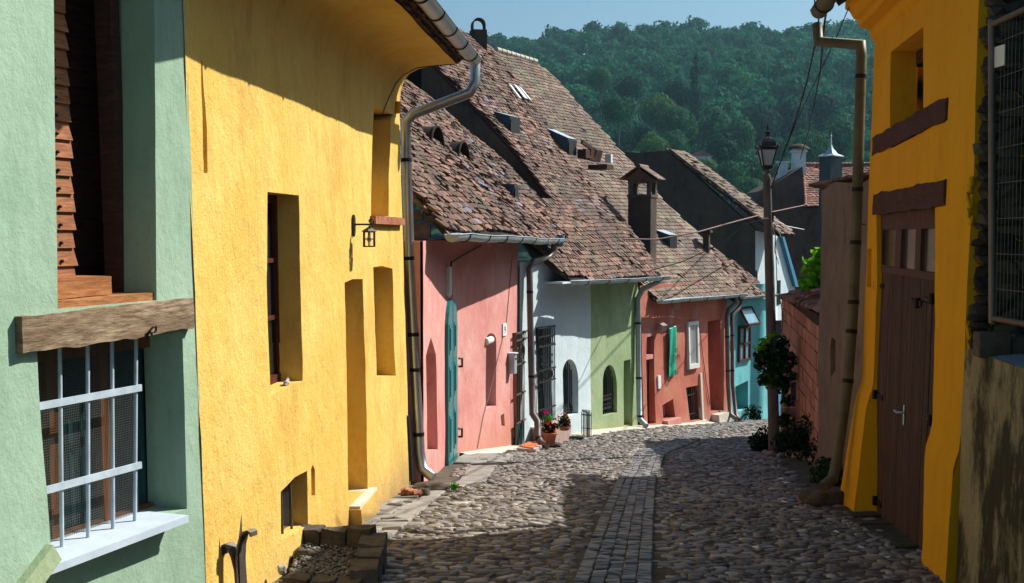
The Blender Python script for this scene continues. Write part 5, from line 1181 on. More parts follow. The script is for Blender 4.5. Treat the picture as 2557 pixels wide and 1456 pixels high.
boards(qw0, qw1, zw+.008, zr, 9, -.045, 'door_leaf', 3); dr_ = boards(qw1, b+.05, z0-.1, zr, 13, -.045, 'door_leaf', 4)
g = MB(); WX_box(g, a-.05, b+.05, zr, zl0, -.08, -.035); WX_box(g, a-.05, b+.05, zl1, z1+.05, -.08, -.035)
us = [(2203, 2236), (2250, 2286), (2299, 2338)]; pq = [(WX.hit(u1, 620, -.04)[0], WX.hit(u0, 620, -.04)[0]) for u0, u1 in us]; pq.sort(); ed = [a-.05]+[x for p in pq for x in p]+[b+.05]
for i in range(0, len(ed), 2): WX_box(g, ed[i], ed[i+1], zl0, zl1, -.08, -.038)
tr = g.build('transom', M['doorrail'], rh2)
for q0, q1 in pq: g = MB(); WX_box(g, q0-.01, q1+.01, zl0-.01, zl1+.01, -.075, -.066); g.build('pane', M['glassg'], tr)
for (u, v, l_) in ((2193, 712, .26), (2334, 746, -.26), (2330, 1050, -.30), (2190, 985, .28), (2296, 757, .0), (2190, 1250, .2)):
    q, z = WX.hit(u, v, -.04); g = MB(); WX_box(g, min(q, q-l_), max(q, q-l_), z-.02, z+.02, -.042, -.030) if l_ else WX_box(g, q-.10, q+.02, z-.02, z+.02, -.036, -.026)
    g.tube([WXf.pt(q, z-.04, -.02), WXf.pt(q, z+.04, -.02)], .022, 8)
    for t in (.3, .6, .9): g.lathe(WXf.pt(q-l_*t, z, -.025, False), [(0, .006), (.007, 0), (0, -.006)], 6)
    g.build('strap_hinge', M['hinge'], rh2)
g = MB(); q, z = WX.hit(2257, 1012, -.03); q2, z2 = WX.hit(2257, 1062, -.03); WX_box(g, q-.018, q+.018, z2, z, -.040, -.030); hb = g.build('handle_plate', M['metal'], rh2)
zz = z2+(z-z2)*.62; g = MB(); g.tube([WXf.pt(q, zz, -.03), WXf.pt(q, zz, .02), WXf.pt(q+.11, zz, .022)], .009, 8); g.build('handle', M['zinc'], hb)
g = MB(); g.tube([WX.pt(*WX.hit(2163, 560), .01), WX.pt(*WX.hit(2163, 560), .10)+Vector((0,0,.0))], .006, 5); g.build('nail', M['hinge'], rh2)
g = MB(); WXf.box(g, a+.0, b, -2.72, z0+.02 if z0 > -2.6 else -2.35, -.4, -.02); 
# big stone at the foot of the olive downpipe
p = at(2056, 1240, 10.8); g = MB(); rock(g, (p.x+.02, p.y+.1, p.z-.05), .21, .16, .11, 51, 3, .2); g.build('splash_stone', M['stone'], origin=p, label='large worn stone under the olive downpipe of the golden house', cat='stone')
# ================================================================== RUINED RUBBLE WALL, FENCE PANEL, RETAINING WALL
rw = empty('ruined_wall', (4, 6.6, gz(6.6)), 'dark rubble stone wall of a ruined building behind the wire fence panel', 'wall')
g = MB(); r = random.Random(9); WU = Wall([(3.25, 3.6), (3.52, 7.43)], -1, 0, 0, 0, 4)
z = -1.0
while z < 2.3:
    h = r.uniform(.06, .13); q = -.2
    while q < WU.len+.3:
        l_ = r.uniform(.10, .34); c = WU.pt(q+l_/2, z+h/2, r.uniform(-.03, .03), False); rock(g, c, .10, l_*.5, h*.52, r.randint(0, 999), 1, .35, -.07); q += l_*.97
    z += h*.92
g.build('masonry', M['rubble'], rw)
g = MB(); WU.box(g, -.3, WU.len+.0, -1.2, 2.4, -.7, -.02); g.build('core', M['mortar'], rw)
g = MB(); r = random.Random(19); z = -.75   # ragged broken end next to the golden plaster
while z < 2.4:
    h = r.uniform(.05, .10); rock(g, (2.97+r.uniform(-.0, .05)-.0+.022*(0-z)*-1, 7.36+r.uniform(-.02, .02), z), .07, .05, h*.6, r.randint(0, 999), 1, .5); 
    rock(g, (3.12+r.uniform(-.02, .05), 7.36, z+.03), .10, .05, h*.7, r.randint(0, 999), 1, .5); rock(g, (3.3, 7.38, z+.03), .13, .05, h*.7, r.randint(0, 999), 1, .5); z += h*.8
g.build('broken_edge', M['rubble'], rw)
g = MB(); r = random.Random(12); z = -.7
while z < 2.3:
    if noise.noise(Vector((z*2.2, 5, 0))) > .22: rock(g, (2.90-.022*z+r.uniform(-.0, .02), 7.395, z), .018, .02, .04, r.randint(0, 99), 1, .5)
    z += .05
g.build('plaster_remnant', M['gold'], rw)
W8 = Wall([(2.70, 5.2), (2.89, 7.34)], -1, .02, 0, .02, 30); cw = empty('retaining_wall', (2.8, 6.5, gz(6.5)), 'stained concrete retaining wall with a weathered blue-grey ledge', 'wall')
mb = MB(); W8.face(mb, [(0, -3.0), (W8.len, -3.0), (W8.len, -.715), (0, -.73)], [], .09); mb.build('wall_face', M['concrete'], cw)
mb = MB(); vs = []
for i in range(31):
    q = W8.len*i/30
    for j, o in enumerate((.0, -.08, -.25, -.5, -.8)): vs.append(W8.pt(q, -.722+.0*j+.012*noise.noise(Vector((q*4, j, 1)))+.012*j, o if j else 0.0))
mb.add(vs, [(i*5+j, (i+1)*5+j, (i+1)*5+j+1, i*5+j+1) for i in range(30) for j in range(4)], True); mb.build('ledge', M['ledge'], cw)
g = MB(); A = [W8.pt(W8.len, z, 0) for z in np.linspace(-3, -.72, 12)]; B = [p+Vector((.6, 0, 0)) for p in A]; n = 12; g.add(A+B, [(i, i+1, n+i+1, n+i) for i in range(n-1)]); g.build('wall_end', M['concrete'], cw)
fo = at(2465, 850, 7.0); ff = empty('concrete_block', (fo.x, fo.y, -.74), 'grey cast concrete foot block carrying the wire fence panel', 'fence foot')
g = MB(); Rb = Matrix.Rotation(-.15, 3, 'Z'); g.box((fo.x+.03, fo.y, -.655), .19, .16, .15, Rb); g.box((fo.x+.22, fo.y-.02, -.67), .20, .15, .12, Rb); bo = g.build('block', M['stone'], ff); bv = bo.modifiers.new('b', 'BEVEL'); bv.width = .012; bv.segments = 2
fp = empty('wire_fence', (fo.x, fo.y, -.6), 'galvanised temporary wire mesh fence panel standing on a concrete foot', 'fence')
Yf = 6.9; A = at(2478, 805, Yf); T = at(2476, 62, Yf); dF = Vector((-.02, -1, 0)).normalized()
bt = A+Vector((0,0,-.005)); g = MB(); g.tube([bt, Vector((T.x, T.y, T.z+.03))], .021, 10); g.build('post', M['brownpipe'], fp)
g = MB(); g.tube([Vector((T.x, T.y, T.z)), Vector((T.x, T.y, T.z))+dF*2.3], .018, 10); g.build('rail', M['rusty'], fp); g = MB(); g.tube([bt+Vector((0,0,.03)), bt+Vector((0,0,.03))+dF*2.3], .018, 10); g.build('rail', M['rusty'], fp)
g = MB()
for i in range(1, 40): p = bt+dF*i*.052; g.tube([p+Vector((0,0,.02)), Vector((p.x, p.y, T.z))], .0017, 4, False)
for i in range(1, 9): z = bt.z+(T.z-bt.z)*i/8.5; g.tube([Vector((bt.x, bt.y, z)), Vector((bt.x, bt.y, z))+dF*2.3], .0022, 4, False)
g.build('wire_mesh', M['mesh'], fp)
sgn = at(2487, 145, Yf); sg = empty('notice', (sgn.x, sgn.y, sgn.z), 'small white notice card tied to the wire fence panel', 'sign'); g = MB(); g.box(sgn+Vector((-.01, -.06, .0)), .006, .14, .12, Matrix.Rotation(.1, 3, 'Z')); g.build('card', M['paper'], sg)
# ================================================================== BROWN WALL, BLOCK WALL
WN = Wall([(3.66, 11.45), (3.78, 14.2)], -1, .01, 0, .035, 41); bw = empty('rendered_wall', (3.9, 13.3, gz(13.3)), 'tall crumbling brown rendered wall behind the olive downpipe', 'wall')
hol = WN.px([(2072, 940), (2084, 925), (2086, 850), (2076, 842), (2071, 870)])
mb = MB(); WN.face(mb, [(0, -3.4), (WN.len, -3.4), (WN.len, .55), (WN.len-.35, .60), (WN.len-.7, .63), (.9, .56), (0, .7)], [(hol, .12, 1)], .11); WN.shell(mb, 0, WN.len, -3.4, .55, .35); mb.build('wall_face', M['brown'], bw)
g = MB(); r = random.Random(4)
for i in range(18):
    q = .4+i*.18; c = WN.pt(q, .62, -.15); g.box(c, .34, .17, .03, Matrix.Rotation(r.gauss(0, .12), 3, 'Z') @ Matrix.Rotation(.2, 3, 'Y'))
g.build('coping_tile', M['tile'], bw)
WK = Wall([(3.80, 14.25), (4.43, 19.05)], -1, 0, 0, .02, 42); kw = empty('block_wall', (4.3, 17.2, gz(17.2)), 'red hollow clay block garden wall with a small tiled coping', 'wall')
g = MB(); WK.box(g, -.02, WK.len, -4, -.98, -.22, -.018); g.build('core', M['mortar'], kw)
g = MB(); r = random.Random(2); z = -3.9; row = 0
while z < -1.08:
    h = .175 if row % 4 else .23; q = -(row % 2)*.12+r.uniform(-.03, 0)
    while q < WK.len-.03:
        l_ = r.choice((.24, .24, .12, .3, .2)); q1 = min(q+l_-.014, WK.len); q0 = max(q, 0); oo = r.uniform(-.008, .006); sl_ = .030
        if q1 > q0+.02:
            P = [WK.pt(qq, zz-(WK.len/2-qq)*-sl_*-1, o_, False)+Vector((0,0,r.uniform(-.002,.002))) for zz in (z+.008, z+h-.008) for qq, o_ in ((q0, -.2), (q1, -.2), (q1, oo), (q0, oo))]; g.box8(P)
        q += l_
    z += h; row += 1
g.build('blockwork', M['block'], kw)
RK = Roof(WK.pt(0, -.93, .07, False), WK.pt(WK.len, -1.02, .07, False), (1, -.1), math.radians(20), .02, 51); RK.tiles(kw, [(0, 0), (RK.L, 0), (RK.L, .42), (0, .42)], M['tile3'], .15, .13, name='coping', jit=2.2)
g = MB(); WK.box(g, 0, WK.len, -.98, -.96, -.25, .05); g.build('coping_base', M['mortar'], kw)
# unseen house and annex wall added to shade the street, behind the brown wall
nh_ = empty('house', (6.6, 17, -3.2), 'unseen plastered house added for its shadow behind the brown wall and the golden house', 'house')
WH = Wall([(5.35, 14.6), (6.6, 21.8)], -1, 0, 0, .01, 60); mb = MB(); WH.face(mb, [(0, -4), (WH.len, -4), (WH.len, 1.0), (0, 1.0)], [], .5); WH.shell(mb, 0, WH.len, -4, 1.0, 4); mb.build('wall', M['brown'], nh_)
W9 = Wall([(4.42, 11.5), (4.72, 14.3)], -1, 0, 0, .01, 62); mb = MB(); W9.face(mb, [(0, -4), (W9.len, -4), (W9.len, 1.9), (0, 1.9)], [], .5); W9.shell(mb, 0, W9.len, -4, 1.9, 3); mb.build('shade_wall', M['brown'], nh_)  # tall unseen wall shaped to bound the sun patch on the cobbles
RH = Roof(WH.pt(0, .95, .25, False), WH.pt(WH.len, .95, .25, False), (1, -.17), math.radians(38), .02, 61); RH.underlay(nh_, [(0, 0), (RH.L, 0), (RH.L, 3.2), (0, 3.2)])
# ================================================================== STREET LAMP
Yl = 16.6; bse = at(1934, 1134, Yl); tp = at(1915, 440, Yl); tp.y = bse.y
lp = empty('street_lamp', (bse.x, bse.y, bse.z), 'old lantern street lamp on a rough round concrete pole', 'street lamp')
n = 30; g = MB(); path = [bse.lerp(tp, i/n)-(Vector((0,0,.15)) if i == 0 else Vector()) for i in range(n+1)]; g.tube(path, [(.083-.026*i/n)*(1+.03*noise.noise(Vector((i*.7, 2, 2)))) for i in range(n+1)], 18); g.build('pole', M['pole'], lp)
g = MB(); g.lathe(tp, [(.05, -.12), (.062, -.06), (.058, -.0), (.035, .03), (.03, .05), (.055, .07), (.06, .085), (.03, .10)], 14); g.build('collar', M['pole'], lp)
t = tp+Vector((0,0,.085)); zb_ = 0; h1 = .30; wb, wt = .055, .115
g = MB()
for sx in (-1, 1):
    for sy in (-1, 1): g.tube([t+Vector((sx*wb, sy*wb, .03)), t+Vector((sx*wt, sy*wt, h1+.02))], .011, 6)
g.lathe(t, [(.0, -.02), (.03, -.015), (.045, .02), (wb*1.5, .03), (wb*1.5, .05), (wb*1.3, .05)], 4, smooth=False)
for z, w_ in ((.06, wb+.008), (h1, wt)):
    for sx, sy in ((0, 1), (0, -1), (1, 0), (-1, 0)): g.tube([t+Vector((sx*w_-(sy)*w_, sy*w_-sx*w_, z)), t+Vector((sx*w_+sy*w_, sy*w_+sx*w_, z))], .009, 5)
for sx in (-1, 1):
    g.tube([t+Vector((sx*.03, 0, -.02)), t+Vector((sx*.06, 0, .0)), t+Vector((sx*.05, 0, .05)), t+Vector((sx*.03, 0, .04))], .008, 5)
cage = g.build('lantern_frame', M['iron'], lp)
g = MB(); P0 = [t+Vector((sx*wb*.95, sy*wb*.95, .06)) for sx, sy in ((-1, -1), (1, -1), (1, 1), (-1, 1))]; P1 = [t+Vector((sx*wt*.93, sy*wt*.93, h1)) for sx, sy in ((-1, -1), (1, -1), (1, 1), (-1, 1))]; g.add(P0+P1, [(i, (i+1)%4, 4+(i+1)%4, 4+i) for i in range(4)]); g.build('pane', M['lampglass'], cage)
g = MB(); R45 = Matrix.Rotation(PI/4, 3, 'Z')
g0 = MB(); g0.lathe((0,0,0), [(.15, -.015), (.185, .025), (.155, .035), (.15, .06), (.135, .10), (.10, .145), (.06, .165), (.035, .175), (.03, .21), (.055, .235), (.06, .245), (.03, .255), (.02, .275), (.012, .285), (.022, .30), (.018, .318), (.0, .345)], 4, smooth=False)
g.add([t+Vector((0,0,h1))+R45 @ Vector(p) for p in g0.v], g0.f)
for sx in (-1, 1):
    for sy in (-1, 1): g.lathe(t+Vector((sx*.125, sy*.125, h1+.02)), [(.0, .05), (.018, .02), (.022, 0), (0, -.01)], 6)
g.build('lantern_cap', M['iron'], lp)
g = MB(); zc_ = at(1920, 545, Yl).z
g.tube([(tp.x+.06*math.cos(a_*.7), tp.y+.06*math.sin(a_*.7), zc_+.01*math.sin(a_*1.9)) for a_ in range(28)], .005, 5)
g.tube([Vector((tp.x+.05, tp.y-.03, zc_)), at(1936, 590, Yl), at(1934, 625, Yl), at(1945, 660, Yl)], .006, 5); g.tube([Vector((tp.x+.05, tp.y-.03, zc_)), at(1942, 570, Yl), at(1950, 592, Yl)], .004, 4); g.build('wire_tie', M['white_paint'], lp)
g = MB(); g.box((tp.x+.075, tp.y, zc_+.02), .05, .05, .14); g.build('insulator_box', M['iron'], lp)
def cable(label, pts, r=.008, mat='cable', sag=0):
    g = MB(); P = []
    for a_, b_ in zip(pts, pts[1:]):
        a_ = Vector(a_); b_ = Vector(b_)
        for i in range(10): f = i/10; P.append(a_.lerp(b_, f)-Vector((0,0,sag*4*f*(1-f))))
    P.append(Vector(pts[-1])); g.tube(P, r, 6); g.build('overhead_cable', M[mat], origin=P[0], label=label, cat='cable')
tpc = (tp.x+.05, tp.y, zc_)
cable('black cable from the golden gutter down to the lamp pole, leftmost at its top', [at(2052, -60, 11.3), at(2042, 80, 12), at(2016, 200, 13.5), at(1990, 290, 14.8), at(1925, 470, Yl), tpc], .009)
cable('long black cable passing behind the lamp towards the far chimney', [at(2080, -60, 11.3), at(2058, 60, 13), at(2048, 180, 16), at(2035, 250, 20), at(2021, 320, 27), at(1998, 398, 38)], .012)
cable('thin cable crossing the other two in front of the wooded hill', [at(2152, -60, 10.3), at(2090, 90, 11.5), at(2030, 215, 13), at(1990, 300, 14.8), at(1940, 425, Yl)], .005)
cable('slack rust pink cable strung from the tile-capped chimney past the lamp pole', [at(1555, 597, 22), at(1640, 598, 22.5), at(1740, 580, 23), at(1840, 552, 25), at(1925, 530, 28), at(2010, 512, 34)], .014, 'ropec')
cable('black cable sagging from the lamp pole over the red house roof', [tpc, at(1860, 560, 18), at(1800, 610, 20), at(1700, 655, 22), at(1600, 682, 23), at(1540, 688, 23)], .009)
cable('pale wire running from the lamp pole to the dark far house', [tpc, at(1965, 565, 22), at(2008, 573, 34)], .009, 'white_paint')
cable('pair of loose wires hanging beside the lamp pole', [at(1935, 560, Yl), at(1940, 700, Yl), at(1955, 790, Yl-.2), at(1952, 830, Yl)], .006)
# vine on the pole, bushes, stones
vc = at(1932, 900, Yl); bl = []; r = random.Random(5)
for u, v, rr, dy in ((1920, 870, .17, 0), (1945, 860, .18, .1), (1900, 890, .13, -.1), (1912, 905, .2, -.05), (1945, 910, .22, 0), (1965, 900, .17, .1), (1930, 945, .2, 0), (1955, 960, .17, .1), (1965, 1000, .12, .05), (1958, 1050, .14, .05), (1955, 1100, .16, 0), (1895, 915, .08, -.1), (1905, 950, .09, 0), (1978, 940, .10, 0)):
    p = at(u, v, Yl+dy); bl.append((p.x, p.y, p.z, rr*.85, rr*.85, rr*.85))
V, Q = leafcloud(blob_fn(bl, .9), 2300, .075, 9); vv = npmesh('climbing_vine', V, Q, M['ivy'], False, base=(vc.x, vc.y, bse.z), label='dark leafy climbing vine wrapped around the lamp pole', cat='vine')
V, Q = leafcloud(blob_fn([(p.x, p.y-.1, p.z, .1, .1, .05) for p in (at(1905, 848, Yl), at(1925, 836, Yl), at(1893, 866, Yl))], .8), 90, .06, 19); g = npmesh('new_leaf', V, Q, M['lime_leaf'], False); g.parent = None
g.data.transform(Matrix.Translation(-Vector((vc.x, vc.y, bse.z)))); g.parent = vv
for i, (u, v) in enumerate(((1907, 916), (1972, 903), (1940, 1110))):
    p = at(u, v, Yl-.2); V, Q = leafcloud(blob_fn([(p.x, p.y, p.z, .02, .02, .02)], 1), 10, .035, 70+i); g = npmesh('flower', V, Q, M['pinkflower'], False); g.data.transform(Matrix.Translation(-Vector((vc.x, vc.y, bse.z)))); g.parent = vv
def bush(us, n, size, label, seed, mat='bush', cat='bush'):
    bl = []
    for u, v, Y, rr in us: p = at(u, v, Y); bl.append((p.x, p.y, p.z, rr*1.1, rr, rr))
    V, Q = leafcloud(blob_fn(bl, .95), n, size*1.1, seed); b0 = bl[0]; npmesh('bush', V, Q, M[mat], False, base=(b0[0], b0[1], gz(b0[1])), label=label, cat=cat)
bush([(1975, 1110, 16, .25), (2010, 1095, 15.6, .3), (2050, 1090, 15.2, .34), (2085, 1090, 14.8, .32), (2030, 1130, 15.2, .22), (2070, 1140, 14.6, .25), (2105, 1110, 14.2, .3)], 5200, .05, 'wide dark bush spread along the foot of the block wall', 21)
bush([(1893, 1105, 17, .14), (1912, 1095, 17.2, .2), (1900, 1120, 17, .12)], 1100, .045, 'low dark bush just left of the lamp pole foot', 22)
bush([(2065, 1180, 13, .18), (2085, 1200, 12.4, .17), (2050, 1205, 12.6, .12)], 1300, .045, 'small green-tipped bush beside the olive downpipe foot', 23, 'ivy')
bush([(1880, 1032, 27.6, .22)], 260, .07, 'tiny dark shrub at the turquoise house corner', 24)
bush([(2052, 640, 18, .16), (2040, 665, 17.9, .22), (2035, 700, 17.8, .22), (2042, 740, 17.8, .22), (2022, 715, 17.6, .12)], 700, .10, 'bright lime green tree branch above the block wall', 25, 'lime_leaf', 'tree')
r = random.Random(8)
for i, (u, v, s) in enumerate(((1911, 1131, .05), (1922, 1134, .05), (1949, 1139, .05), (1957, 1133, .045), (1975, 1138, .075), (1988, 1140, .07), (2002, 1141, .08), (2016, 1146, .065), (2028, 1150, .06), (2038, 1160, .05), (2050, 1165, .04), (2062, 1160, .04))):
    p = gpx(u, v+3); g = MB(); rock(g, (p.x, p.y, p.z+s*.5), s*1.2, s*.7, s*.7, 90+i, 2, .4, r.uniform(0, 3)); g.build('edging_stone', M['pinkstone'], origin=p, label='pinkish limestone lump in the row edging the bush bed by the lamp pole', cat='stone', group='stones edging the bush bed')
# a figure-like bundle of pale cloth hanging behind the vine is left as laundry on the fence
lc_ = at(1984, 1010, 16.9); e_ = empty('laundry', (lc_.x, lc_.y, lc_.z-.3), 'pale lilac and pink cloths hanging behind the vine on the lamp pole', 'laundry')
for (u, v, w_, h_, mt) in ((1988, 985, .10, .28, 'cloth_l'), (1974, 1030, .16, .10, 'cloth_p'), (1985, 1065, .05, .25, 'cloth_t')):
    if mt not in M: M[mt] = plain(mt, {'cloth_l': L(.18,.2,.3), 'cloth_p': L(.45,.3,.34), 'cloth_t': L(.04,.16,.14)}[mt], .9)
    p = at(u, v, 16.9); g = MB(); vs = []
    for i in range(9):
        for j in range(7): x = (j/6-.5)*w_*1.6; z = (.5-i/8)*h_*1.3; vs.append(p+Vector((x, .03*noise.noise(Vector((x*20, z*9, u))), z+.02*noise.noise(Vector((x*14, 1, 1))))))
    g.add(vs, [(i*7+j, i*7+j+1, i*7+8+j, i*7+7+j) for i in range(8) for j in range(6)], True); o = g.build('cloth', M[mt], e_); sm = o.modifiers.new('s', 'SOLIDIFY'); sm.thickness = .006
# paper scraps
for i, (u, v) in enumerate(((2050, 1163), (2060, 1216), (1950, 1203), (2090, 1340), (1886, 1378), (1958, 1262), (2215, 1403), (2087, 1338), (1962, 1213), (1700, 1370), (2150, 1378))):
    p = gpx(u, v)+Vector((0, 0, .035)); g = MB(); s = .022+.014*(i % 3); a_ = i*1.3
    g.add([p+Vector((s*math.cos(a_+k*PI/2)*(1 if k % 2 else .6), s*math.sin(a_+k*PI/2), .006*(k % 2))) for k in range(4)], [(0, 1, 2, 3)]); o = g.build('paper_scrap', M['paper'], origin=p, label='tiny white scrap of paper on the shaded cobbles', cat='litter', group='paper scraps on the shaded cobbles'); m_ = o.modifiers.new('s', 'SOLIDIFY'); m_.thickness = .002
# ================================================================== FAR HOUSES
he = empty('house', (6, 34.5, -5.5), 'distant house with a huge dark gable and white lit side wall', 'house')
wv_ = Vector((.57, .82, 0)).normalized(); hv = Vector((.82, -.57, 0)).normalized(); Rp = at(1667, 374, 35)
def gp(u, v):   # on the gable plane through Rp
    d = ray(u, v); n = wv_; return d*(n.dot(Rp)/n.dot(d))
A = [gp(1560, 380), gp(1600, 381), gp(1667, 376), gp(1885, 574), gp(1885, 800), gp(1420, 830), gp(1420, 380)]
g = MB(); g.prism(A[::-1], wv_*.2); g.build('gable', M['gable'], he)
E_ = gp(1946, 586); hl = (E_-Rp); L_ = hl.length
RE = Roof(E_, E_+wv_*1.25, Rp-E_, math.atan2(-(hl.z), math.hypot(hl.x, hl.y)), .03, 71)
pe = [(0, 0), (1.25, 0), (1.25, L_), (0, L_)]; RE.er = (Rp-E_).normalized(); RE.es = wv_.copy(); RE.n = RE.es.cross(RE.er); RE.n = RE.n if RE.n.z > 0 else -RE.n
re_ = RE.underlay(he, pe); RE.tiles(he, pe, M['tile2'], .16, .17, jit=1.2)
g = MB()
for i in range(18): p = RE.pt(0, L_*i/18, .05); q = RE.pt(0, L_*(i+.9)/18, .05); g.tube([p, q], [.04, .035], 6)
g.build('verge_tile', M['tile'], he)
C0 = gp(1886, 580); WEx = Wall([(C0.x, C0.y), (C0.x+wv_.x*4, C0.y+wv_.y*4)], 1, 0, 0, .01, 72)
pw = WEx.px([(1886, 800), (1886, 576), (1946, 590), (1984, 715), (1986, 800)]); mb = MB(); WEx.face(mb, pw, [], .4); mb.build('wall', M['white'], he)
g = MB(); WEx.prism(g, WEx.px([(1943, 588), (1949, 590), (1986, 716), (1978, 716)]), .0, .12); g.build('barge_board', M['blue2'], he)
g = MB(); WEx.box(g, *(lambda q: (q-.12, q+.12))(WEx.hit(1944, 720)[0]), WEx.hit(1944, 760)[1], WEx.hit(1944, 700)[1], -.02, .02); g.build('window', M['glass'], he)
hf = empty('house', (10, 42, -6), 'far house with red hipped roof and dark shaded walls', 'house')
Yh = 42
P = lambda u, v, Y=Yh: at(u, v, Y)
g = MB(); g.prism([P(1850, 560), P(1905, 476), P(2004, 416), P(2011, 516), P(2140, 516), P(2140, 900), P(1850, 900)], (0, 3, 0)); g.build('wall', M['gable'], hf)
RF = Roof(P(2011, 516, 41.8), P(2200, 516, 41.8), (0, 1), math.radians(40), .02, 81); pr = RF.px([(2011, 516), (2200, 516), (2200, 413), (2004, 413)]); RF.underlay(hf, pr); RF.tiles(hf, pr, M['tile3'], .13, .16, jit=.6)
hp0 = RF.pt(*pr[0]); hp1 = RF.pt(*pr[3]); g = MB()
for i in range(18): g.tube([hp0.lerp(hp1, i/18)+Vector((0,-.03,.03)), hp0.lerp(hp1, (i+.9)/18)+Vector((0,-.03,.03))], [.075, .06], 6)
hp2 = RF.pt(*pr[2])
for i in range(22): g.tube([hp1.lerp(hp2, i/22)+Vector((0,0,.04)), hp1.lerp(hp2, (i+.9)/22)+Vector((0,0,.04))], [.075, .06], 6)
g.build('ridge_tile', M['tile3'], hf)
c = P(1994, 420, 43); g = MB(); g.box(c+Vector((0,0,.25)), .44, .4, 1.0); g.box(c+Vector((0,0,.62)), .54, .5, .08); o = g.build('chimney', M['white'], hf); g = MB(); g.lathe(c+Vector((0,0,.70)), [(.40, 0), (.36, .08), (.2, .17), (0, .2)], 8); g.build('chimney_cap', M['darkstone'], o)
c = P(1954, 490, 43); g = MB(); g.box(c+Vector((0,0,.3)), .3, .3, 1.9); g.box(c+Vector((0,0,1.25)), .42, .4, .06); g.build('chimney', M['white'], hf)
c = P(2074, 440, 37); tw_ = empty('chimney_turret', (c.x, c.y, -5), 'dark slate clad chimney turret with a pyramid cap and finial', 'chimney')
g = MB(); g.box(Vector((c.x, c.y, (P(0, 392, 37).z-3)/2)), .50, .5, P(0, 392, 37).z+3, Matrix.Rotation(.5, 3, 'Z')); g.build('shaft', M['zinc2'] if 'zinc2' in M else plain('slate_cladding', L(.05,.07,.085), .6), tw_)
zt_ = P(0, 392, 37).z; g = MB(); g.lathe((c.x, c.y, zt_), [(.42, 0), (.42, .03), (.22, .10), (.10, .24), (.03, .38), (.02, .62), (.035, .66), (.012, .70), (0, .85)], 4, smooth=False); o = g.build('cap', M['zinc'], tw_)
# slivers between the lamp pole and the block wall
sh_ = empty('shed', (11.5, 50, -7), 'tiny pale shed with a green roof seen in the gap beside the lamp pole', 'shed')
g = MB(); g.box(at(1945, 850, 50)+Vector((0, 1, -1)), 3.2, 2, 3.2); g.build('wall', M['white'], sh_); g = MB(); a_ = at(1945, 790, 50); g.prism([a_+Vector((-1.8, 0, -.1)), a_+Vector((1.8, 0, -.1)), a_+Vector((1.8, 0, .1)), a_+Vector((0, 0, .6)), a_+Vector((-1.8, 0, .1))], (0, 2, 0)); g.build('roof', M['teal'], sh_)
g = MB(); a_ = at(1920, 760, 46); g.prism([a_+Vector((-1.2, 0, -.1)), a_+Vector((1.0, 0, -.15)), a_+Vector((1.0, 0, -.05)), a_+Vector((-1.2, 0, .25))], (0, 1.5, 0)); g.build('roof', M['tile3'], sh_)
# ================================================================== WOODED HILL
def crown(seed, n, size, core=True, cone=False):
    rs = np.random.RandomState(seed); bl = []
    if cone:
        for i in range(9): f = i/8; rr = (1-f)*.55+.10; bl.append((rs.normal(0, .04), rs.normal(0, .04), -.7+2.2*f, rr, rr, .3))
    else:
        for i in range(11):
            d = rs.normal(0, 1, 3); d /= np.linalg.norm(d); k = rs.uniform(.25, .62); rr = rs.uniform(.34, .55); bl.append((d[0]*k, d[1]*k, abs(d[2])*k*.9-.1, rr, rr, rr*.85))
        bl.append((0, 0, 0, .7, .7, .55))
    V, Q = leafcloud(blob_fn(bl, .16), n, size, seed, .30)
    cv = []; cq = []
    for k_, b_ in enumerate(bl):
        cv.append(iv*np.array(b_[3:])*.86+np.array(b_[:3])); cq.append(iF+len(V)+k_*len(iv))
    cq = np.concatenate(cq); cq = np.concatenate([cq, cq[:, 2:]], 1)
    return np.concatenate([V]+cv), np.concatenate([Q, cq]), bl
protos = [crown(s, 520, .20) for s in range(5)]+[crown(17, 420, .16, cone=True)]
def hz_(x, y): return float(np.interp(y, GY, GZ))+(6*noise.noise(Vector((x*.012, y*.012, 0)))+.06*max(0, x-25))*min(1, max(0, (y-150)/100))
def build_forest():
    rs = np.random.RandomState(4); VV = []; QQ = []; nb = 0; y = 178; cnt = 0
    while y < 470:
        dy = 6.3; x = -75+rs.uniform(0, 6); xmax = .36*y+40
        while x < xmax:
            X = x+rs.normal(0, 1.6); Y = y+rs.normal(0, 1.6); R = rs.uniform(3.0, 5.4)*(1.12 if rs.rand() < .15 else 1); z = hz_(X, Y)
            V, Q, _ = protos[5 if (rs.rand() < .04 and Y < 330) else rs.randint(5)]; a = rs.uniform(0, 6.28); ca, sa = math.cos(a), math.sin(a); sz = rs.uniform(.85, 1.35)
            W_ = np.stack([V[:, 0]*ca-V[:, 1]*sa, V[:, 0]*sa+V[:, 1]*ca, V[:, 2]*sz], 1)*R+np.array([X, Y, z+R*1.15+rs.uniform(0, 3.0)])
            VV.append(W_); QQ.append(Q+nb); nb += len(W_); cnt += 1; x += rs.uniform(5.2, 8.0)
        y += dy
    npmesh('forest', np.concatenate(VV), np.concatenate(QQ), M['forest'], False, kind='stuff'); print('forest trees', cnt)
build_forest()
def tree(u, v, Y, R, h, mat, label, seed, cone=False):
    p = at(u, v, Y); gzv = hz_(p.x, p.y); e = empty('tree', (p.x, p.y, min(gzv, p.z-R*1.5)), label, 'tree', 'trees at the foot of the wooded hill')
    V, Q, bl = crown(seed, 2600, .095, cone=cone); V = V*np.array([R, R, R*h*1.25])+np.array(p)-np.array([0, 0, R*.3]); npmesh('crown', V, Q, M[mat], False, e)
    g = MB(); g.tube([Vector((p.x, p.y, e.location.z)), p-Vector((0,0,R*.3)), p+Vector((.2, 0, R*.4))], [R*.05, R*.04, R*.02], 7); g.build('trunk', M['trunk'], e)
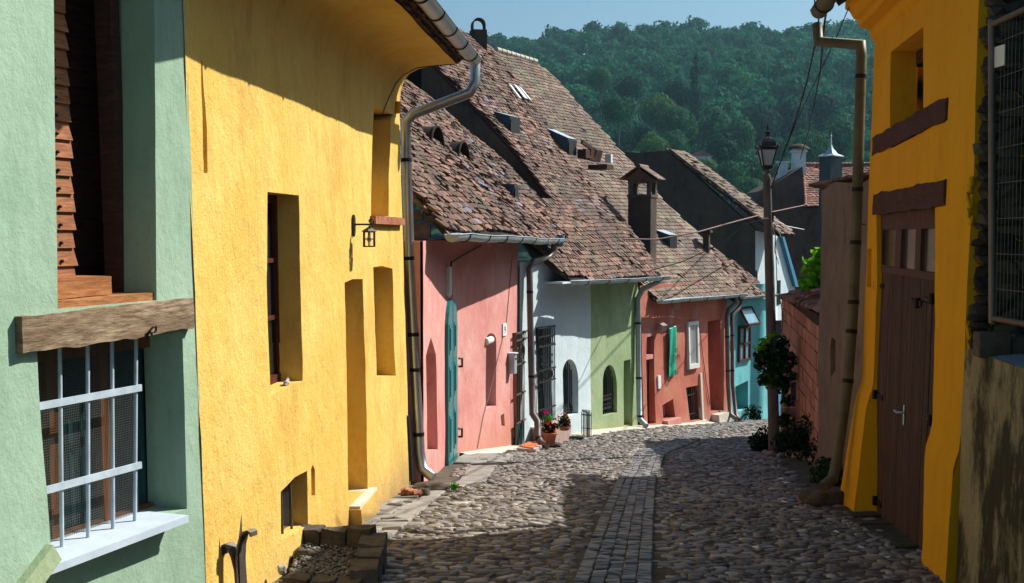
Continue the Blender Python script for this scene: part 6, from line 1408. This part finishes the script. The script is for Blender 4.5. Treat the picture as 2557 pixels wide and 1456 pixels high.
TR = [(1545, 262, 175, 3.2, 1.1, 'treeA', 'green tree against the big mossy roof edge, highest of the foot trees'),
 (1600, 330, 165, 2.6, 1.1, 'treeC', 'dark tree just above the mossy roof edge'), (1640, 270, 190, 3.8, 1.2, 'treeB', 'pale yellow-green tree above the dark gable ridge'),
 (1690, 300, 180, 3.6, 1.1, 'treeA', 'mid green tree right of the pale yellow-green tree'), (1735, 275, 200, 3.2, 1.7, 'treeC', 'tall dark conifer-like tree in the middle of the hillside'),
 (1785, 310, 190, 4.2, 1.1, 'treeA', 'broad green tree left of the lamp above the wires'), (1625, 355, 150, 2.3, .9, 'treeB', 'low yellow-green tree resting on the dark gable ridge'),
 (1680, 350, 160, 2.5, .9, 'treeA', 'low green tree directly above the dark gable peak'), (1760, 405, 150, 2.1, .8, 'treeB', 'small olive tree by the hillside cottage'),
 (1800, 370, 160, 3.2, 1.0, 'treeC', 'dark round tree beside the hillside cottage'), (1840, 330, 175, 3.8, 1.1, 'treeA', 'big green tree immediately left of the lantern'),
 (1820, 425, 140, 2.8, 1.0, 'treeA', 'green tree low above the tiled verge of the far gable'), (1870, 410, 150, 3.2, 1.1, 'treeA', 'green tree half behind the lamp pole'),
 (1868, 465, 130, 2.6, 1.0, 'treeA', 'lowest green tree left of the lamp pole above the dark roof'), (1960, 420, 150, 3.0, 1.0, 'treeA', 'green tree between the lantern and the white chimney'),
 (2020, 360, 165, 3.6, 1.1, 'treeA', 'green tree behind the white far chimney'), (2110, 330, 170, 3.8, 1.1, 'treeA', 'bright tree behind the turret finial near the golden house'),
 (1905, 300, 200, 4.2, 1.2, 'treeC', 'dark tree behind the lantern cap'), (1975, 280, 210, 4.4, 1.2, 'treeC', 'dark tree up the slope right of the lantern'), (2060, 265, 215, 4.4, 1.2, 'treeC', 'dark tree up the slope above the turret'),
 (1730, 440, 130, 2.2, .9, 'treeC', 'dark small tree just over the far gable tiles'), (1575, 215, 215, 3.6, 1.0, 'treeC', 'dark tree up the slope above the mossy roof'), (1690, 225, 220, 4.2, 1.1, 'treeC', 'dark tree in the shaded fold of the hill'), (1500, 185, 225, 3.6, 1.0, 'treeA', 'green tree up the slope near the white ridge tiles')]
for i, a_ in enumerate(TR): tree(*a_, 100+i, cone=(i == 4))
ct = empty('cottage', at(1748, 412, 155), 'tiny pale cottage with a red roof on the hillside', 'cottage'); c = at(1748, 405, 155); g = MB(); g.box(c, 2.4, 3, 1.5); g.build('wall', M['white'], ct); g = MB(); g.prism([c+Vector((-1.6, -1.6, .7)), c+Vector((1.6, -1.6, .7)), c+Vector((0, -1.6, 1.5))], (0, 3.2, 0)); g.build('roof', M['tile3'], ct)
# ================================================================== air, light, camera
HAZE = .00022
if HAZE:
    g = MB(); g.box8([(-1200, -60, -16), (1200, -60, -16), (1200, 1650, -16), (-1200, 1650, -16), (-1200, -60, 100), (1200, -60, 100), (1200, 1650, 100), (-1200, 1650, 100)])
    m = bpy.data.materials.new('thin_bluish_air'); m.use_nodes = True; nt = m.node_tree; nt.nodes.clear(); o = nt.nodes.new('ShaderNodeOutputMaterial'); v = nt.nodes.new('ShaderNodeVolumePrincipled')
    v.inputs['Color'].default_value = (.45, .80, 1.0, 1); v.inputs['Density'].default_value = HAZE; v.inputs['Anisotropy'].default_value = .3; nt.links.new(v.outputs[0], o.inputs['Volume'])
    g.build('haze', m, kind='stuff')
S = Vector((1, .5, 1.08)).normalized(); EL = math.asin(S.z); AZ = math.atan2(S.x, S.y)
sn = bpy.data.lights.new('sun', 'SUN'); sn.energy = 4.9; sn.angle = math.radians(.5); sn.color = (1, .95, .87); so = bpy.data.objects.new('sun', sn); C.objects.link(so); so.rotation_euler = S.to_track_quat('Z', 'Y').to_euler()
w = bpy.data.worlds.new('World'); bpy.context.scene.world = w; w.use_nodes = True; nt = w.node_tree; bg = nt.nodes['Background']; sk = nt.nodes.new('ShaderNodeTexSky'); sk.sky_type = 'NISHITA'; sk.sun_disc = False; sk.sun_elevation = EL; sk.sun_rotation = AZ; sk.air_density = 1.1; sk.dust_density = 2.2; sk.ozone_density = 1.6
mt_ = nt.nodes.new('ShaderNodeMix'); mt_.data_type = 'RGBA'; mt_.blend_type = 'MULTIPLY'; mt_.inputs[0].default_value = 1; mt_.inputs[7].default_value = (.84, 1.08, 1.17, 1); nt.links.new(sk.outputs[0], mt_.inputs[6]); nt.links.new(mt_.outputs[2], bg.inputs[0]); bg.inputs[1].default_value = .060
cam = bpy.data.cameras.new('camera'); co = bpy.data.objects.new('camera', cam); C.objects.link(co); cam.sensor_width = 36; cam.lens = 36*F/2557; cam.clip_end = 3000; cam.clip_start = .05
co.rotation_euler = (PI/2-PITCH, 0, 0); sc = bpy.context.scene; sc.camera = co
sc.view_settings.view_transform = 'Standard'; sc.view_settings.look = 'None'; sc.view_settings.exposure = .66; sc.view_settings.gamma = 1; sc.view_settings.use_curve_mapping = False
sc.cycles.max_bounces = 6; sc.cycles.diffuse_bounces = 2; sc.cycles.glossy_bounces = 3; sc.cycles.transmission_bounces = 4; sc.cycles.volume_bounces = 0; sc.cycles.transparent_max_bounces = 8
for o in bpy.data.objects:
    if '_b' in o: del o['_b']
